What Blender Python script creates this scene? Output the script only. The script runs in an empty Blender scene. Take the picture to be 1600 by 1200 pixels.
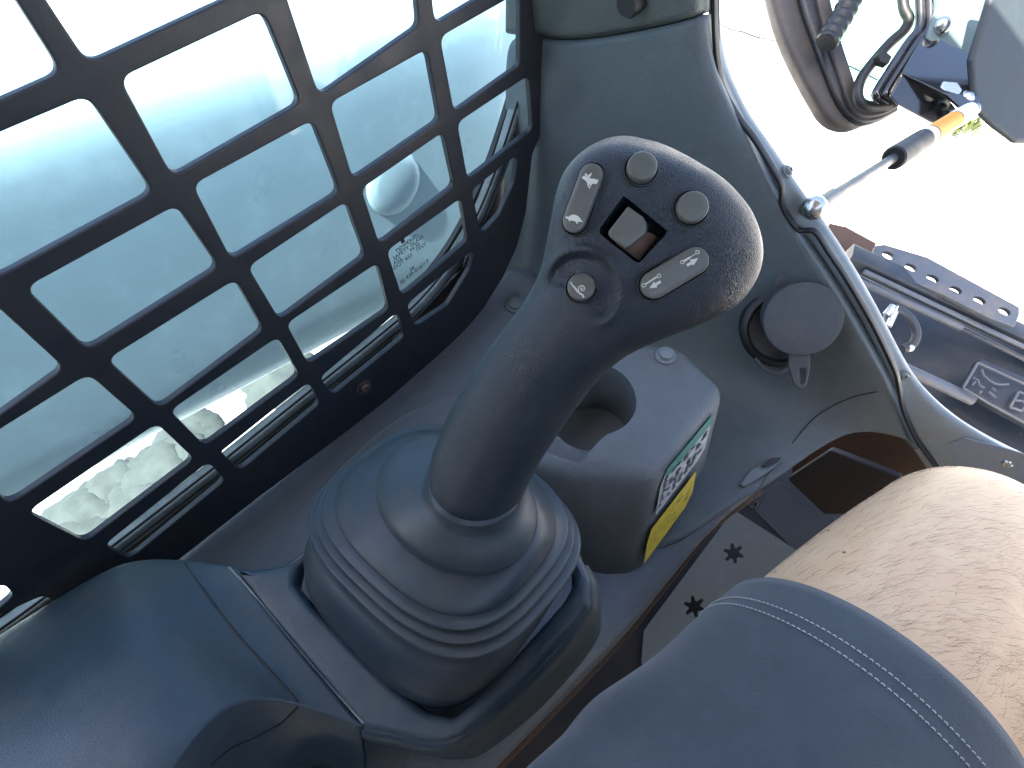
import bpy, bmesh, math, random
from mathutils import Vector, Matrix, noise
from mathutils.bvhtree import BVHTree
random.seed(7)
S = bpy.context.scene
COL = S.collection
PI = math.pi
# ------------------------------------------------------------------ camera
U = Vector((0.69010767, -0.64132499, 0.33534112)).normalized()      # forward of the cab, seen from the lens
V = Vector((0.1126104, 0.55288082, 0.82561595)); V = (V - U*V.dot(U)).normalized()   # down
N = U.cross(V)                                                       # left
F = 903.42
CZ = 1.40
C0 = Vector((0, 0, CZ))
def c2w(c):
    c = Vector(c)
    return Vector((-c.dot(N), c.dot(U), -c.dot(V)))
def ray(px, py):
    return c2w(((px-800)/F, (py-600)/F, 1.0))
def P(px, py, t=None, X=None, Y=None, Z=None):
    r = ray(px, py)
    if X is not None: t = X/r.x
    elif Y is not None: t = Y/r.y
    elif Z is not None: t = Z/r.z
    return C0 + r*t
def plane_hit(px, py, p0, nrm):
    r = ray(px, py)
    return C0 + r*((p0-C0).dot(nrm)/r.dot(nrm))
cd = bpy.data.cameras.new('camera'); cam = bpy.data.objects.new('camera', cd); COL.objects.link(cam)
xa, ya, za = c2w((1,0,0)), c2w((0,-1,0)), c2w((0,0,-1))
M = Matrix((xa, ya, za)).transposed().to_4x4(); M.translation = C0
cam.matrix_world = M
cd.sensor_width = 36; cd.lens = 36*F/1600; cd.clip_start = 0.01; cd.clip_end = 500
S.camera = cam
# ------------------------------------------------------------------ light
SUN_EL, SUN_DIR = math.radians(66), Vector((-0.16, 1.0, 0)).normalized()   # horizontal travel of the light
w = bpy.data.worlds.new('World'); S.world = w; w.use_nodes = True
nt = w.node_tree; bg = nt.nodes['Background']
sky = nt.nodes.new('ShaderNodeTexSky'); sky.sky_type = 'NISHITA'; sky.sun_disc = False
sky.air_density = .7; sky.dust_density = 2.5; sky.ozone_density = .35
sky.sun_elevation = SUN_EL; sky.sun_rotation = math.atan2(-SUN_DIR.x, -SUN_DIR.y)
nt.links.new(sky.outputs[0], bg.inputs[0]); bg.inputs[1].default_value = 0.15
sd = bpy.data.lights.new('sun', 'SUN'); so = bpy.data.objects.new('sun', sd); COL.objects.link(so)
sd.energy = 4.5; sd.angle = math.radians(0.5); sd.color = (1, .95, .88)
ld = Vector((SUN_DIR.x*math.cos(SUN_EL), SUN_DIR.y*math.cos(SUN_EL), -math.sin(SUN_EL)))
so.rotation_euler = ld.to_track_quat('-Z', 'Y').to_euler(); so.location = (0, -2, 5)
S.view_settings.view_transform = 'Standard'; S.view_settings.look = 'None'
S.view_settings.exposure = 2.55; S.view_settings.gamma = 1
try: S.view_settings.use_curve_mapping = False
except Exception: pass
# ------------------------------------------------------------------ materials
def mat(name, col, rough=.5, metal=0, grain=0, gscale=900, blotch=None, bl_amt=.5, bl_scale=12, spec=.5, coat=0, wrinkle=0, wscale=250, speck=None, speck_t=.72, speck_s=60, rvar=.12, sheen=0):
    m = bpy.data.materials.new(name); m.use_nodes = True
    t = m.node_tree; n = t.nodes; l = t.links; b = n['Principled BSDF']
    b.inputs['Metallic'].default_value = metal
    b.inputs['Specular IOR Level'].default_value = spec
    b.inputs['Coat Weight'].default_value = coat
    b.inputs['Sheen Weight'].default_value = sheen
    tc = n.new('ShaderNodeTexCoord')
    def nz(sc, det=4, ro=.6):
        x = n.new('ShaderNodeTexNoise'); x.inputs['Scale'].default_value = sc; x.inputs['Detail'].default_value = det
        x.inputs['Roughness'].default_value = ro; l.new(tc.outputs['Object'], x.inputs['Vector']); return x
    cur = n.new('ShaderNodeRGB'); cur.outputs[0].default_value = (*col, 1); out = cur.outputs[0]
    def mixin(out, fac, c2):
        mx = n.new('ShaderNodeMix'); mx.data_type = 'RGBA'; l.new(fac, mx.inputs[0]); l.new(out, mx.inputs[6]); mx.inputs[7].default_value = (*c2, 1)
        return mx.outputs[2]
    def ramp(src, a, b_, v=1.0):
        r = n.new('ShaderNodeMapRange'); r.inputs[1].default_value = a; r.inputs[2].default_value = b_; r.inputs[4].default_value = v
        l.new(src, r.inputs[0]); return r.outputs[0]
    if blotch: out = mixin(out, ramp(nz(bl_scale, 6, .65).outputs[0], .45, .75, bl_amt), blotch)
    fine = nz(bl_scale*6, 5, .7)
    out = mixin(out, ramp(fine.outputs[0], .5, .8, .25), tuple(min(1, c*1.7+.01) for c in col))
    if speck: out = mixin(out, ramp(nz(speck_s, 3, .5).outputs[0], speck_t, speck_t+.03, .8), speck)
    l.new(out, b.inputs['Base Color'])
    rr = n.new('ShaderNodeMapRange'); rr.inputs[3].default_value = max(.03, rough-rvar); rr.inputs[4].default_value = min(1, rough+rvar)
    l.new(nz(bl_scale*1.7, 5, .7).outputs[0], rr.inputs[0]); rr.inputs[1].default_value = .3; rr.inputs[2].default_value = .7
    l.new(rr.outputs[0], b.inputs['Roughness'])
    prev = None
    if wrinkle:
        vo = n.new('ShaderNodeTexVoronoi'); vo.feature = 'DISTANCE_TO_EDGE'; vo.inputs['Scale'].default_value = wscale
        wn = nz(wscale*.25, 3); ad = n.new('ShaderNodeVectorMath'); ad.operation = 'MULTIPLY_ADD'
        l.new(wn.outputs[1], ad.inputs[0]); ad.inputs[1].default_value = (.02,)*3; l.new(tc.outputs['Object'], ad.inputs[2]); l.new(ad.outputs[0], vo.inputs['Vector'])
        bp = n.new('ShaderNodeBump'); bp.inputs['Strength'].default_value = wrinkle; bp.inputs['Distance'].default_value = .0008
        l.new(ramp(vo.outputs[0], 0, .25), bp.inputs['Height']); prev = bp
    if grain:
        bp = n.new('ShaderNodeBump'); bp.inputs['Strength'].default_value = grain; bp.inputs['Distance'].default_value = .0006
        l.new(nz(gscale, 2, .5).outputs[0], bp.inputs['Height'])
        if prev: l.new(prev.outputs[0], bp.inputs['Normal'])
        prev = bp
    if prev: l.new(prev.outputs[0], b.inputs['Normal'])
    return m
MT = dict(
 trim = mat('trim_plastic', (.105,.132,.140), .48, grain=.9, gscale=650, blotch=(.10,.085,.06), bl_amt=.25, bl_scale=9),
 trim_up = mat('upper_trim_plastic', (.080,.098,.092), .55, grain=.8, gscale=650, blotch=(.09,.08,.055), bl_amt=.3, bl_scale=9),
 ledge = mat('ledge_plastic', (.105,.125,.145), .55, grain=.9, gscale=700, blotch=(.13,.11,.085), bl_amt=.4, bl_scale=11, speck=(.35,.34,.3), speck_t=.78, speck_s=90),
 cons = mat('console_plastic', (.026,.048,.066), .46, grain=.4, gscale=900, blotch=(.085,.082,.065), bl_amt=.5, bl_scale=11),
 cup = mat('cup_box_plastic', (.11,.13,.14), .5, grain=.9, gscale=800, blotch=(.12,.11,.09), bl_amt=.3),
 grip = mat('grip_rubber', (.010,.018,.026), .36, grain=.3, gscale=1300, wrinkle=.32, wscale=600, blotch=(.07,.068,.055), bl_amt=.15, bl_scale=30, speck=(.030,.036,.038), speck_t=.60, speck_s=1900),
 boot = mat('boot_rubber', (.019,.033,.045), .45, grain=.25, gscale=1400, blotch=(.085,.08,.06), bl_amt=.45, bl_scale=18),
 button = mat('button_plastic', (.095,.10,.085), .45, grain=.1, gscale=2000, blotch=(.13,.12,.09), bl_amt=.3, bl_scale=60),
 white = mat('symbol_white', (.58,.58,.5), .5, blotch=(.5,.48,.4), bl_scale=200),
 steel = mat('grille_steel', (.013,.017,.022), .5, grain=.2, gscale=900, blotch=(.03,.03,.027), bl_amt=.5, bl_scale=20, speck=(.22,.17,.11), speck_t=.76, speck_s=70),
 rail = mat('sash_rail', (.20,.235,.225), .45, grain=.3, gscale=700, blotch=(.04,.05,.04), bl_amt=.6, bl_scale=40),
 black = mat('black_rubber', (.01,.011,.012), .5, grain=.2, blotch=(.05,.045,.035), bl_amt=.25, bl_scale=20),
 gloss = mat('gloss_black_paint', (.008,.009,.011), .12, spec=.6, coat=.6, blotch=(.05,.045,.04), bl_amt=.3, bl_scale=15),
 loom = mat('cable_loom', (.015,.016,.017), .35, grain=.8, gscale=500),
 oldseal = mat('old_door_seal', (.045,.04,.035), .55, grain=.3, blotch=(.12,.10,.08), bl_amt=.5, bl_scale=20),
 frame = mat('cab_frame_paint', (.235,.285,.305), .58, grain=.1, blotch=(.22,.19,.13), bl_amt=.45, bl_scale=14, speck=(.5,.5,.48), speck_t=.75, speck_s=80),
 grit = mat('grit_tape', (.22,.26,.30), .8, grain=1, gscale=900, blotch=(.3,.3,.3), bl_amt=.4, bl_scale=60),
 chrome = mat('zinc_metal', (.55,.56,.55), .28, metal=1, blotch=(.3,.28,.24), bl_amt=.4, bl_scale=80),
 rod = mat('strut_rod', (.05,.055,.065), .3),
 bolt = mat('rusty_bolt', (.10,.085,.075), .5, metal=.5, blotch=(.25,.10,.04), bl_amt=.7, bl_scale=90),
 plug = mat('grey_plug', (.16,.19,.20), .5, grain=.2),
 cap = mat('cap_rubber', (.055,.064,.072), .6, grain=.6, gscale=800, blotch=(.1,.095,.08), bl_amt=.3, bl_scale=30),
 arm = mat('lift_arm_paint', (.33,.46,.52), .35, blotch=(.28,.38,.42), bl_amt=.4, bl_scale=3, spec=.5),
 load = mat('loader_paint', (.024,.030,.038), .5, grain=.3, blotch=(.075,.065,.055), bl_amt=.6, bl_scale=12, speck=(.30,.16,.07), speck_t=.74, speck_s=22),
 loadhi = mat('worn_loader_steel', (.10,.112,.125), .45, grain=.3, blotch=(.28,.2,.12), bl_amt=.5, bl_scale=15),
 rust = mat('rusty_steel', (.10,.055,.035), .8, grain=.6, gscale=300, blotch=(.06,.045,.035), bl_amt=.7, bl_scale=14),
 pedal = mat('pedal_steel', (.16,.18,.175), .6, grain=.5, gscale=500, blotch=(.20,.17,.13), bl_amt=.5, bl_scale=14, speck=(.3,.16,.08), speck_t=.77, speck_s=45),
 pedal2 = mat('pedal_steel_dark', (.055,.062,.066), .6, grain=.5, gscale=500, blotch=(.1,.09,.08), bl_amt=.5),
 floor = mat('floor_mat', (.018,.016,.015), .8, grain=.6, gscale=300, blotch=(.05,.032,.02), bl_amt=.6, bl_scale=12),
 skin = mat('skin', (.73,.49,.29), .5, grain=.25, gscale=700, blotch=(.64,.37,.20), bl_amt=.5, bl_scale=12, rvar=.06),
 hair = mat('body_hair', (.15,.055,.03), .5),
 mole = mat('mole', (.35,.14,.09), .6),
 cloth = mat('shorts_cloth', (.038,.052,.065), .85, grain=.6, gscale=1300, blotch=(.10,.12,.14), bl_amt=.4, bl_scale=14, sheen=.2),
 thread = mat('thread', (.42,.46,.46), .8),
 green = mat('sticker_green', (.03,.20,.16), .6, blotch=(.12,.18,.16), bl_amt=.7, bl_scale=60), wht = mat('sticker_white', (.42,.45,.46), .5, blotch=(.16,.18,.19), bl_amt=.8, bl_scale=60),
 yellow = mat('sticker_yellow', (.66,.52,.05), .5, blotch=(.42,.32,.04), bl_amt=.5, bl_scale=60), ink = mat('ink', (.04,.045,.05), .6),
 orange = mat('label_orange', (.85,.33,.04), .45), lwhite = mat('label_white', (.8,.8,.8), .4),
 ground = mat('concrete_ground', (.60,.57,.52), .9, blotch=(.42,.40,.35), bl_amt=.6, bl_scale=1.2, speck=(.3,.28,.25), speck_t=.7, speck_s=9),
 dust = mat('settled_dust', (.16,.13,.075), .9),
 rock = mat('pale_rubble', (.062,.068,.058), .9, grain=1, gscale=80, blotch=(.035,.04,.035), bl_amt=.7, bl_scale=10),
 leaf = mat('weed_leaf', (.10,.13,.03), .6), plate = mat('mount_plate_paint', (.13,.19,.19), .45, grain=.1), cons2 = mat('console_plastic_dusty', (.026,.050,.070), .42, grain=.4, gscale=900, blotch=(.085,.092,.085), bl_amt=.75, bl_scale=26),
 stud = mat('strut_socket_metal', (.10,.11,.115), .4, metal=.3), rock2 = mat('overexposed_rubble', (.17,.17,.165), .9, grain=1, gscale=60, blotch=(.12,.12,.12), bl_amt=.7, bl_scale=14),  # rock2: overexposure put into a paler stone colour
 cover = mat('motor_cover_plastic', (.030,.040,.044), .5, grain=.3), ash = mat('cab_shell_paint', (.12,.12,.12), .6),
)
# skin subsurface
b = MT['skin'].node_tree.nodes['Principled BSDF']; b.inputs['Subsurface Weight'].default_value = .05; b.inputs['Subsurface Radius'].default_value = (1,.4,.2); b.inputs['Subsurface Scale'].default_value = .006
# cloth weave
def glass(name, tint, refl=.5):
    m = bpy.data.materials.new(name); m.use_nodes = True; t = m.node_tree; n = t.nodes; l = t.links
    n.remove(n['Principled BSDF']); tr = n.new('ShaderNodeBsdfTransparent'); tr.inputs[0].default_value = (*tint, 1)
    gl = n.new('ShaderNodeBsdfGlossy'); gl.inputs['Roughness'].default_value = .03
    lw = n.new('ShaderNodeLayerWeight'); lw.inputs[0].default_value = .5; pw = n.new('ShaderNodeMath'); pw.operation = 'POWER'; pw.inputs[1].default_value = 4; l.new(lw.outputs['Facing'], pw.inputs[0])
    fr = n.new('ShaderNodeMath'); fr.operation = 'MULTIPLY_ADD'; fr.inputs[1].default_value = refl; fr.inputs[2].default_value = .03; l.new(pw.outputs[0], fr.inputs[0])
    mx = n.new('ShaderNodeMixShader'); l.new(fr.outputs[0], mx.inputs[0]); l.new(tr.outputs[0], mx.inputs[1]); l.new(gl.outputs[0], mx.inputs[2])
    l.new(mx.outputs[0], n['Material Output'].inputs[0]); return m
MT['glass'] = glass('tinted_window_glass', (.80,.90,.94)); MT['dglass'] = glass('green_door_glass', (.62,.88,.82))
# ------------------------------------------------------------------ helpers
def thing(name, label, cat, loc, group=None, kind=None):
    o = bpy.data.objects.new(name, None); COL.objects.link(o); o.empty_display_size = .03
    o.location = loc; tag(o, label, cat, group, kind); return o
def tag(o, label=None, cat=None, group=None, kind=None):
    if label: o['label'] = label
    if cat: o['category'] = cat
    if group: o['group'] = group
    if kind: o['kind'] = kind
    return o
def wloc(o):
    return o.location + (wloc(o.parent) if o.parent else Vector((0,0,0)))
def mk(name, vs, fs, m, parent=None, smooth=True, sub=0, solid=0, bevel=0, crease=None, mid=None, label=None, solid_off=1, auto=None):
    me = bpy.data.meshes.new(name); vs = [Vector(v) for v in vs]
    c = sum(vs, Vector())/len(vs)
    me.from_pydata([v-c for v in vs], [], fs); me.validate(); me.update()
    o = bpy.data.objects.new(name, me); COL.objects.link(o)
    if isinstance(m, (list, tuple)):
        for x in m: me.materials.append(x)
        if mid:
            for i, p in enumerate(me.polygons): p.material_index = mid[i]
    else: me.materials.append(m)
    if parent: o.parent = parent; o.location = c - wloc(parent)
    else: o.location = c
    for p in me.polygons: p.use_smooth = smooth
    if crease:
        a = me.attributes.new('crease_edge', 'FLOAT', 'EDGE')
        ed = {tuple(sorted(e.vertices)): i for i, e in enumerate(me.edges)}
        for (i, j, cv) in crease:
            k = ed.get((min(i,j), max(i,j)))
            if k is not None: a.data[k].value = cv
    if sub: md = o.modifiers.new('s', 'SUBSURF'); md.levels = sub; md.render_levels = sub
    if solid: md = o.modifiers.new('t', 'SOLIDIFY'); md.thickness = solid; md.offset = solid_off
    if bevel: md = o.modifiers.new('b', 'BEVEL'); md.width = bevel; md.segments = 3; md.limit_method = 'ANGLE'; md.angle_limit = math.radians(35); md.harden_normals = False
    if auto is not None:
        for e in me.edges: pass
        me.set_sharp_from_angle(angle=math.radians(auto))
    if label: o['label'] = label
    return o
def bake(o):
    dg = bpy.context.evaluated_depsgraph_get(); dg.update(); ev = o.evaluated_get(dg)
    me = bpy.data.meshes.new_from_object(ev); o.modifiers.clear(); old = o.data; o.data = me; bpy.data.meshes.remove(old); return o
def boolean(o, cut):
    md = o.modifiers.new('x', 'BOOLEAN'); md.operation = 'DIFFERENCE'; md.solver = 'EXACT'; md.object = cut
    bpy.context.view_layer.update(); bake(o); bpy.data.objects.remove(cut)
def bvh(o):
    bpy.context.view_layer.update()
    dg = bpy.context.evaluated_depsgraph_get(); ev = o.evaluated_get(dg); me = ev.to_mesh(); mw = o.matrix_world
    t = BVHTree.FromPolygons([mw @ v.co for v in me.vertices], [tuple(p.vertices) for p in me.polygons]); ev.to_mesh_clear(); return t
def hit(tree, px, py, dflt=.5):
    d = ray(px, py).normalized(); r = tree.ray_cast(C0, d)
    if r[0] is None: return P(px, py, dflt), -d
    n = r[1]
    if n.dot(d) > 0: n = -n
    return r[0], n
def catmull(pts, k=6, closed=False):
    pts = [Vector(p) for p in pts]; out = []; L = len(pts)
    rng = range(L if closed else L-1)
    for i in rng:
        p0 = pts[(i-1) % L] if closed or i else pts[0]; p1 = pts[i]; p2 = pts[(i+1) % L]; p3 = pts[(i+2) % L] if closed or i+2 < L else pts[-1]
        for j in range(k):
            t = j/k; out.append(.5*((2*p1)+(p2-p0)*t+(2*p0-5*p1+4*p2-p3)*t*t+(3*p1-p0-3*p2+p3)*t**3))
    if not closed: out.append(pts[-1])
    return out
def frames(pts, up=None, closed=False):
    fr = []; L = len(pts); nprev = None
    for i in range(L):
        a = pts[(i-1) % L] if closed or i else pts[0]; b = pts[(i+1) % L] if closed or i < L-1 else pts[-1]
        t = (b-a).normalized()
        if nprev is None: nrm = (up or (Vector((0,0,1)) if abs(t.z) < .9 else Vector((1,0,0))))
        else: nrm = up or nprev
        nrm = (nrm - t*nrm.dot(t)).normalized(); nprev = nrm
        fr.append((t, nrm, t.cross(nrm)))
    return fr
def sweep(pts, prof, up=None, closed=False, caps=True, rads=None):
    fr = frames(pts, up, closed); vs = []; fs = []; k = len(prof); L = len(pts)
    for i, p in enumerate(pts):
        s = rads[i] if rads else 1
        for (a, b) in prof: vs.append(p + fr[i][1]*a*s + fr[i][2]*b*s)
    for i in range(L if closed else L-1):
        for j in range(k): fs.append((i*k+j, i*k+(j+1) % k, ((i+1) % L)*k+(j+1) % k, ((i+1) % L)*k+j))
    if caps and not closed: fs.append(tuple(range(k))[::-1]); fs.append(tuple((L-1)*k+j for j in range(k)))
    return vs, fs
def circ(r, k=14): return [(r*math.cos(2*PI*j/k), r*math.sin(2*PI*j/k)) for j in range(k)]
def rect(a, b, c=.2):
    r = min(a, b)*c; o = []
    for sx, sy, a0 in ((1,1,0),(-1,1,90),(-1,-1,180),(1,-1,270)):
        for q in range(4):
            an = math.radians(a0+q*30); o.append((sx*(a-r)+r*math.cos(an), sy*(b-r)+r*math.sin(an)))
    return o
def tube(name, pts, r, m, parent=None, k=14, rads=None, up=None, closed=False, label=None):
    vs, fs = sweep(pts, circ(r, k), up, closed, True, rads); return mk(name, vs, fs, m, parent, label=label, auto=50)
class MB:
    def __init__(s): s.v = []; s.f = []
    def add(s, vs, fs): n = len(s.v); s.v += [Vector(x) for x in vs]; s.f += [tuple(i+n for i in f) for f in fs]
    def tube(s, pts, r, k=10, rads=None): s.add(*sweep([Vector(p) for p in pts], circ(r, k), rads=rads))
    def lathe(s, o, ax, prof, k=32):           # prof: (radius, height)
        ax = Vector(ax).normalized(); e = Vector((0,0,1)) if abs(ax.z) < .9 else Vector((1,0,0)); a = ax.cross(e).normalized(); b = ax.cross(a)
        vs = []; fs = []
        for r, h in prof:
            for j in range(k): vs.append(o + ax*h + (a*math.cos(2*PI*j/k)+b*math.sin(2*PI*j/k))*r)
        for i in range(len(prof)-1):
            for j in range(k): fs.append((i*k+j, i*k+(j+1) % k, (i+1)*k+(j+1) % k, (i+1)*k+j))
        fs.append(tuple(range(k))[::-1]); fs.append(tuple((len(prof)-1)*k+j for j in range(k)))
        s.add(vs, fs)
    def build(s, name, m, parent=None, **kw): return mk(name, s.v, s.f, m, parent, **kw)
def patch(name, grid, m, parent=None, sub=3, thick=.004, creases=(), bevel=0, label=None, off=-1):
    R, Cn = len(grid), len(grid[0]); vs = []; fs = []
    for row in grid: vs += list(row)
    for i in range(R-1):
        for j in range(Cn-1): fs.append((i*Cn+j, i*Cn+j+1, (i+1)*Cn+j+1, (i+1)*Cn+j))
    # face the camera
    a, b_, c = vs[fs[0][0]], vs[fs[0][1]], vs[fs[0][3]]
    q = fs[len(fs)//2]; nn = (vs[q[1]]-vs[q[0]]).cross(vs[q[3]]-vs[q[0]])
    if nn.dot(vs[q[0]]-C0) > 0: fs = [f[::-1] for f in fs]
    cr = []
    for (axis, idx, val) in creases:
        if axis == 'r': cr += [(idx*Cn+j, idx*Cn+j+1, val) for j in range(Cn-1)]
        else: cr += [(i*Cn+idx, (i+1)*Cn+idx, val) for i in range(R-1)]
    return mk(name, vs, fs, m, parent, sub=sub, solid=thick, solid_off=off, crease=cr, label=label)
def rounded(poly, r, k=5):
    out = []; L = len(poly)
    for i in range(L):
        p0, p1, p2 = Vector(poly[i-1]), Vector(poly[i]), Vector(poly[(i+1) % L])
        a = (p0-p1); b = (p2-p1); la, lb = a.length, b.length
        if la < 1e-9 or lb < 1e-9: continue
        a /= la; b /= lb; ang = a.angle(b) if a.length and b.length else PI
        if ang > PI-.12 or r <= 0: out.append(p1); continue
        d = min(r/math.tan(ang/2), la*.48, lb*.48)
        s, e = p1+a*d, p1+b*d
        for q in range(k+1):
            t = q/k; out.append(s*(1-t)**2 + p1*2*t*(1-t) + e*t*t)
    return out
def plate(name, org, ex, ey, outer, holes, thick, m, parent=None, r=0, rh=None, bev=0, label=None):
    """flat sheet in the frame org, ex, ey; extruded along -(ex x ey) side centred"""
    cu = bpy.data.curves.new(name, 'CURVE'); cu.dimensions = '2D'; cu.fill_mode = 'BOTH'; cu.extrude = max(thick/2-bev, 1e-5); cu.bevel_depth = bev; cu.bevel_resolution = 2; cu.offset = -bev
    for i, pl in enumerate([outer]+list(holes)):
        pts = rounded([Vector((a, b, 0)) for a, b in pl], r if i == 0 else (rh if rh is not None else r))
        sp = cu.splines.new('POLY'); sp.points.add(len(pts)-1); sp.use_cyclic_u = True
        for q, p in enumerate(pts): sp.points[q].co = (p.x, p.y, 0, 1)
    o = bpy.data.objects.new('tmp', cu); COL.objects.link(o); bpy.context.view_layer.update()
    me = bpy.data.meshes.new_from_object(o.evaluated_get(bpy.context.evaluated_depsgraph_get())); bpy.data.objects.remove(o)
    ez = ex.cross(ey)
    vs = [org + ex*v.co.x + ey*v.co.y + ez*v.co.z for v in me.vertices]; fs = [tuple(p.vertices) for p in me.polygons]; bpy.data.meshes.remove(me)
    ob = mk(name, vs, fs, m, parent, smooth=True, label=label); bm = bmesh.new(); bm.from_mesh(ob.data); bmesh.ops.remove_doubles(bm, verts=bm.verts, dist=1e-6); bmesh.ops.recalc_face_normals(bm, faces=bm.faces); bm.to_mesh(ob.data); bm.free()
    for p in ob.data.polygons: p.use_smooth = True
    ob.data.set_sharp_from_angle(angle=math.radians(50)); md = ob.modifiers.new('w', 'WEIGHTED_NORMAL'); md.keep_sharp = True; md.weight = 90; return ob
def pxplate(name, pts, t, m, parent=None, thick=.004, r=0, holes=(), bev=0, nrm=None, rh=None, label=None, anchor=None):
    """outline seen at depth t on a real plane with normal nrm (default: facing the lens)"""
    nrm = (nrm or c2w((0,0,-1))).normalized()
    cx, cy = anchor or (sum(p[0] for p in pts)/len(pts), sum(p[1] for p in pts)/len(pts)); p0 = P(cx, cy, t)
    ex = c2w((1,0,0)); ex = (ex-nrm*ex.dot(nrm)).normalized(); ey = nrm.cross(ex)
    def loc(p): q = plane_hit(p[0], p[1], p0, nrm)-p0; return (q.dot(ex), q.dot(ey))
    return plate(name, p0, ex, ey, [loc(p) for p in pts], [[loc(p) for p in h] for h in holes], thick, m, parent, r, rh, bev, label)
def text3d(name, s, org, ex, ey, size, m, parent, depth=.0002):
    cu = bpy.data.curves.new(name, 'FONT'); cu.body = s; cu.size = size; cu.extrude = depth; cu.space_line = .85; cu.resolution_u = 3
    o = bpy.data.objects.new('tmp', cu); COL.objects.link(o); bpy.context.view_layer.update()
    me = bpy.data.meshes.new_from_object(o.evaluated_get(bpy.context.evaluated_depsgraph_get())); bpy.data.objects.remove(o)
    ez = ex.cross(ey); vs = [org+ex*v.co.x+ey*v.co.y+ez*v.co.z for v in me.vertices]; fs = [tuple(p.vertices) for p in me.polygons]
    return mk(name, vs, fs, m, parent, smooth=False)
def fan_screw(name, p, n, r, m, parent, h=.002):
    mb = MB(); mb.lathe(p, n, [(r*1.5, 0), (r*1.5, h*.35), (r*1.02, h*.4), (r, h), (r*.75, h*1.4), (r*.4, h*1.42), (r*.33, h*.9), (0.0001, h*.9)], 24)
    return mb.build(name, m, parent, auto=40)
# ------------------------------------------------------------------ ground
g = mk('ground', [(-60,-60,0),(60,-60,0),(60,60,0),(-60,60,0)], [(0,1,2,3)], MT['ground'], smooth=False); tag(g, kind='structure')
# ------------------------------------------------------------------ unseen cab shell (roof, rear and right side), shaped to shade the inside
shell = thing('cab_shell', 'unseen dark painted cab roof and rear wall, shaped to keep the seat in shade', 'cab', (0,-.6,.45))
def box(a, b): 
    x0,y0,z0 = a; x1,y1,z1 = b
    return [(x0,y0,z0),(x1,y0,z0),(x1,y1,z0),(x0,y1,z0),(x0,y0,z1),(x1,y0,z1),(x1,y1,z1),(x0,y1,z1)], [(0,3,2,1),(4,5,6,7),(0,1,5,4),(1,2,6,5),(2,3,7,6),(3,0,4,7)]
mk('roof', *box((-.50,-.80,CZ+.42),(.50,.62,CZ+.46)), MT['ash'], shell, smooth=False, bevel=.01)
mk('rear_wall', *box((-.47,-.80,.45),(.47,-.76,CZ+.415)), MT['ash'], shell, smooth=False, bevel=.01)
mk('side_wall', *box((.45,-.755,.45),(.47,.45,CZ+.02)), MT['ash'], shell, smooth=False, bevel=.005)
mk('floor_pan', *box((-.44,-.755,.42),(.445,.62,.44)), MT['floor'], shell, smooth=False)
# ------------------------------------------------------------------ window grille
XG = -.419
def gp(px, py, X=XG):
    q = P(px, py, X=X); return (q.y, q.z-CZ)
cells = [
 [(-210,10),(-20,-70),(97,113),(-110,205)], [(30,-65),(360,-200),(402,-24),(138,99)],
 [(-130,262),(137,149),(240,300),(-18,440)], [(188,122),(411,17),(470,161),(270,276)],
 [(302,289),(488,188),(531,300),(362,405)], [(40,450),(276,321),(342,417),(137,546)],
 [(168,562),(368,437),(412,515),(250,637)], [(266,642),(434,527),(468,586),(320,696)],
 [(388,417),(541,315),(571,399),(437,499)], [(448,506),(590,411),(608,482),(482,568)],
 [(43,800),(245,662),(303,717),(133,846)], [(-30,690),(138,585),(215,652),(8,792)],
 [(-190,580),(-15,470),(100,575),(-60,690)],
 [(343,705),(483,597),(500,630),(375,735)], [(163,852),(325,722),(352,750),(203,873)],
 [(500,590),(622,487),(632,525),(520,617)], [(-55,985),(68,930),(92,945),(-20,1020)], [(-90,950),(5,912),(22,930),(-50,990)],
 [(430,-60),(640,-110),(655,40),(499,150)], [(516,161),(667,77),(687,187),(552,280)],
 [(565,295),(692,207),(710,290),(593,381)], [(605,392),(720,310),(731,375),(628,462)],
 [(636,475),(742,388),(734,420),(700,475),(648,510)], [(688,58),(812,-12),(812,102),(710,175)],
 [(670,-50),(760,-90),(790,-28),(680,38)], [(715,192),(826,118),(832,202),(731,280)],
 [(737,297),(810,240),(803,285),(780,335),(752,366)]]
outer = [(280,874),(400,780),(530,683),(610,621),(665,578),(715,530),(755,482),(785,435),(808,385),(822,330),(832,240),(858,180),(862,-140),(700,-260),(200,-260),(-420,-200),(-560,500),(-420,1250),(-150,1240),(60,1060),(170,960)]
gr = plate('window_grille', Vector((XG-.003,0,CZ)), Vector((0,1,0)), Vector((0,0,1)), [gp(*p) for p in outer], [[gp(*p) for p in c] for c in cells], .007, MT['steel'], None, .010, .0085, .0014)
tag(gr, 'black steel safety grille of rounded rectangular openings covering the side window', 'window grille')
tg = bvh(gr); p, n = hit(tg, 568, 605)
fb = fan_screw('bolt', p, n, .0065, MT['bolt'], gr, .004)
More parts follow.
